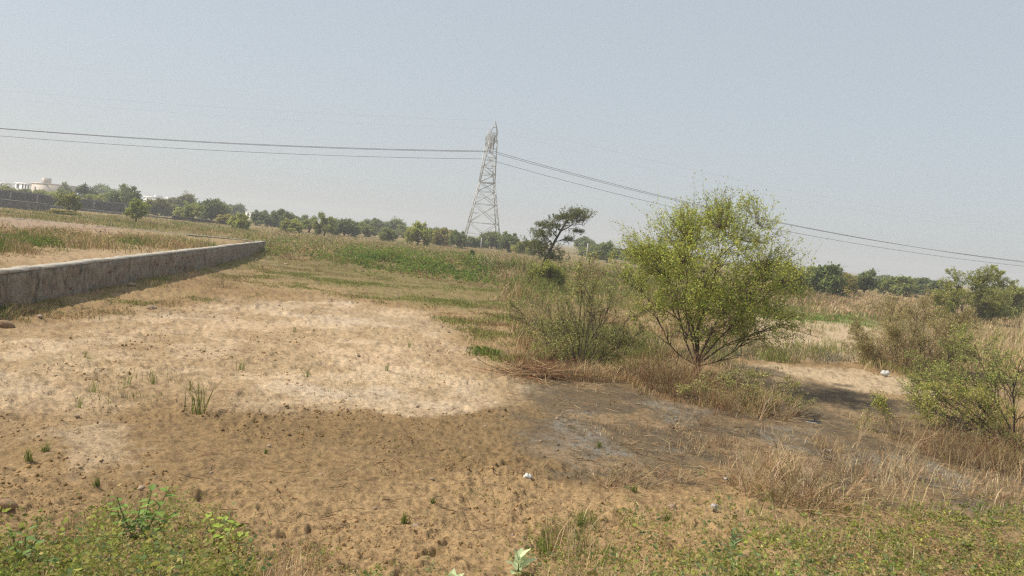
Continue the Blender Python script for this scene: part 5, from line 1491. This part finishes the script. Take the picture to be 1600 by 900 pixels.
def crumple(name, px, py, wpx, hpx, mat, label, seed, cat='litter'):
    """crushed sheet of plastic: a folded closed shell"""
    rng = np.random.default_rng(seed)
    x, y, z = spot(px, py)
    k = math.hypot(x, y) / F_PX
    n, m = 14, 8
    th, ph = np.meshgrid(np.linspace(0, 2 * math.pi, n, endpoint=False), np.linspace(.12, math.pi - .12, m))
    r = 1 + .32 * (np.sin(3 * th + rng.uniform(0, 6)) * np.sin(2 * ph)) + rng.normal(0, .13, th.shape)
    V = np.stack([r * np.cos(th) * np.sin(ph) * wpx * k / 2, r * np.sin(th) * np.sin(ph) * wpx * k * .35, r * np.cos(ph) * hpx * k / 2], -1).reshape(-1, 3)
    V[:, 2] += hpx * k * .42
    idx = np.arange(n * m).reshape(m, n)
    a, b = idx[:-1], idx[1:]
    q = np.stack([a, b, np.roll(b, -1, 1), np.roll(a, -1, 1)], -1).reshape(-1, 4)
    tag(link(name, new_mesh(name, V, [q, idx[:1, ::-1], idx[-1:]], mat), None, (x, y, z)), label, cat)
M_DULL = paint_material('dirty_plastic', (.42, .40, .36), .6, 0, .3, 30)
crumple('plastic_bag', 1382, 588, 12, 8, M_PLASTIC, 'white crumpled plastic bag at the foot of the olive-brown bush', 1)
crumple('paper_cup', 824, 751, 13, 9, M_PLASTIC, 'crushed white paper cup on the brown soil before the mud', 2)
crumple('plastic_wrapper', 1115, 802, 10, 10, paint_material('clear_plastic', (.36, .34, .32), .2, 0, .1, 30), 'greyish clear plastic wrapper on the orange mound', 3)
crumple('plastic_wrapper', 1134, 752, 7, 4, M_DULL, 'tiny white wrapper at the top of the orange mound', 4)
crumple('plastic_scrap', 1295, 706, 7, 4, M_DULL, 'small white plastic scrap in the straw-littered mud', 5)
crumple('plastic_scrap', 798, 839, 9, 3, paint_material('mauve_foil', (.33, .31, .42), .3, 0, .1, 30), 'flat mauve foil scrap on the bare bank', 6)
# worn slipper in the shaded mud
x, y, z = spot(1271, 661)
sl = thing('slipper', (x, y, z), 'worn black slipper with a pale sole lying in the shaded mud', 'slipper')
t = np.linspace(0, 1, 9)
wv = .045 * np.sqrt(np.clip(np.sin(np.pi * np.clip(t, .03, .97)), 0, 1)) * (1 - .18 * np.sin(np.pi * t))
def sole(z0, z1):
    top = [np.stack([.26 * (t - .5), s * wv, np.full(9, zz)], 1) for zz in (z0, z1) for s in (-1, 1)]
    V = np.concatenate(top)
    i = np.arange(8)
    F4 = [np.stack([i, i + 1, i + 10, i + 9], 1), np.stack([i + 18, i + 27, i + 28, i + 19], 1), np.stack([i, i + 18, i + 19, i + 1], 1), np.stack([i + 9, i + 10, i + 28, i + 27], 1), np.array([[0, 9, 27, 18], [8, 26, 35, 17]])]
    return V, np.concatenate(F4)
link('sole', new_mesh('sole', *sole(.0, .018), M_PLASTIC), sl)
link('footbed', new_mesh('footbed', *sole(.019, .034), M_BLACK), sl)
a = np.linspace(0, math.pi, 7)
st = np.stack([.03 + 0 * a, -.045 * np.cos(a), .03 + .05 * np.sin(a)], 1)
v, q, _ = tubes(st[None], np.full((1, 7), .012), 5)
link('strap', new_mesh('strap', v, q, M_BLACK), sl)

# ------------------------------------------------------------------ dusty air
HAZE_DENSITY = 0.0012
mz, nt, out = nodes_of('dusty_air')
pv = N(nt, 'ShaderNodeVolumePrincipled')
pv.inputs['Color'].default_value = (0.97, 0.975, 0.98, 1)
pv.inputs['Density'].default_value = HAZE_DENSITY
pv.inputs['Anisotropy'].default_value = 0.1
nt.links.new(pv.outputs[0], out.inputs['Volume'])
hz = link('haze', new_mesh('haze', box_v(-1620, 1620, -1620, 1620, -1.6, 31), BOXF, mz))
hz['kind'] = 'stuff'
hz['label'] = 'thin dusty haze over the whole plain'
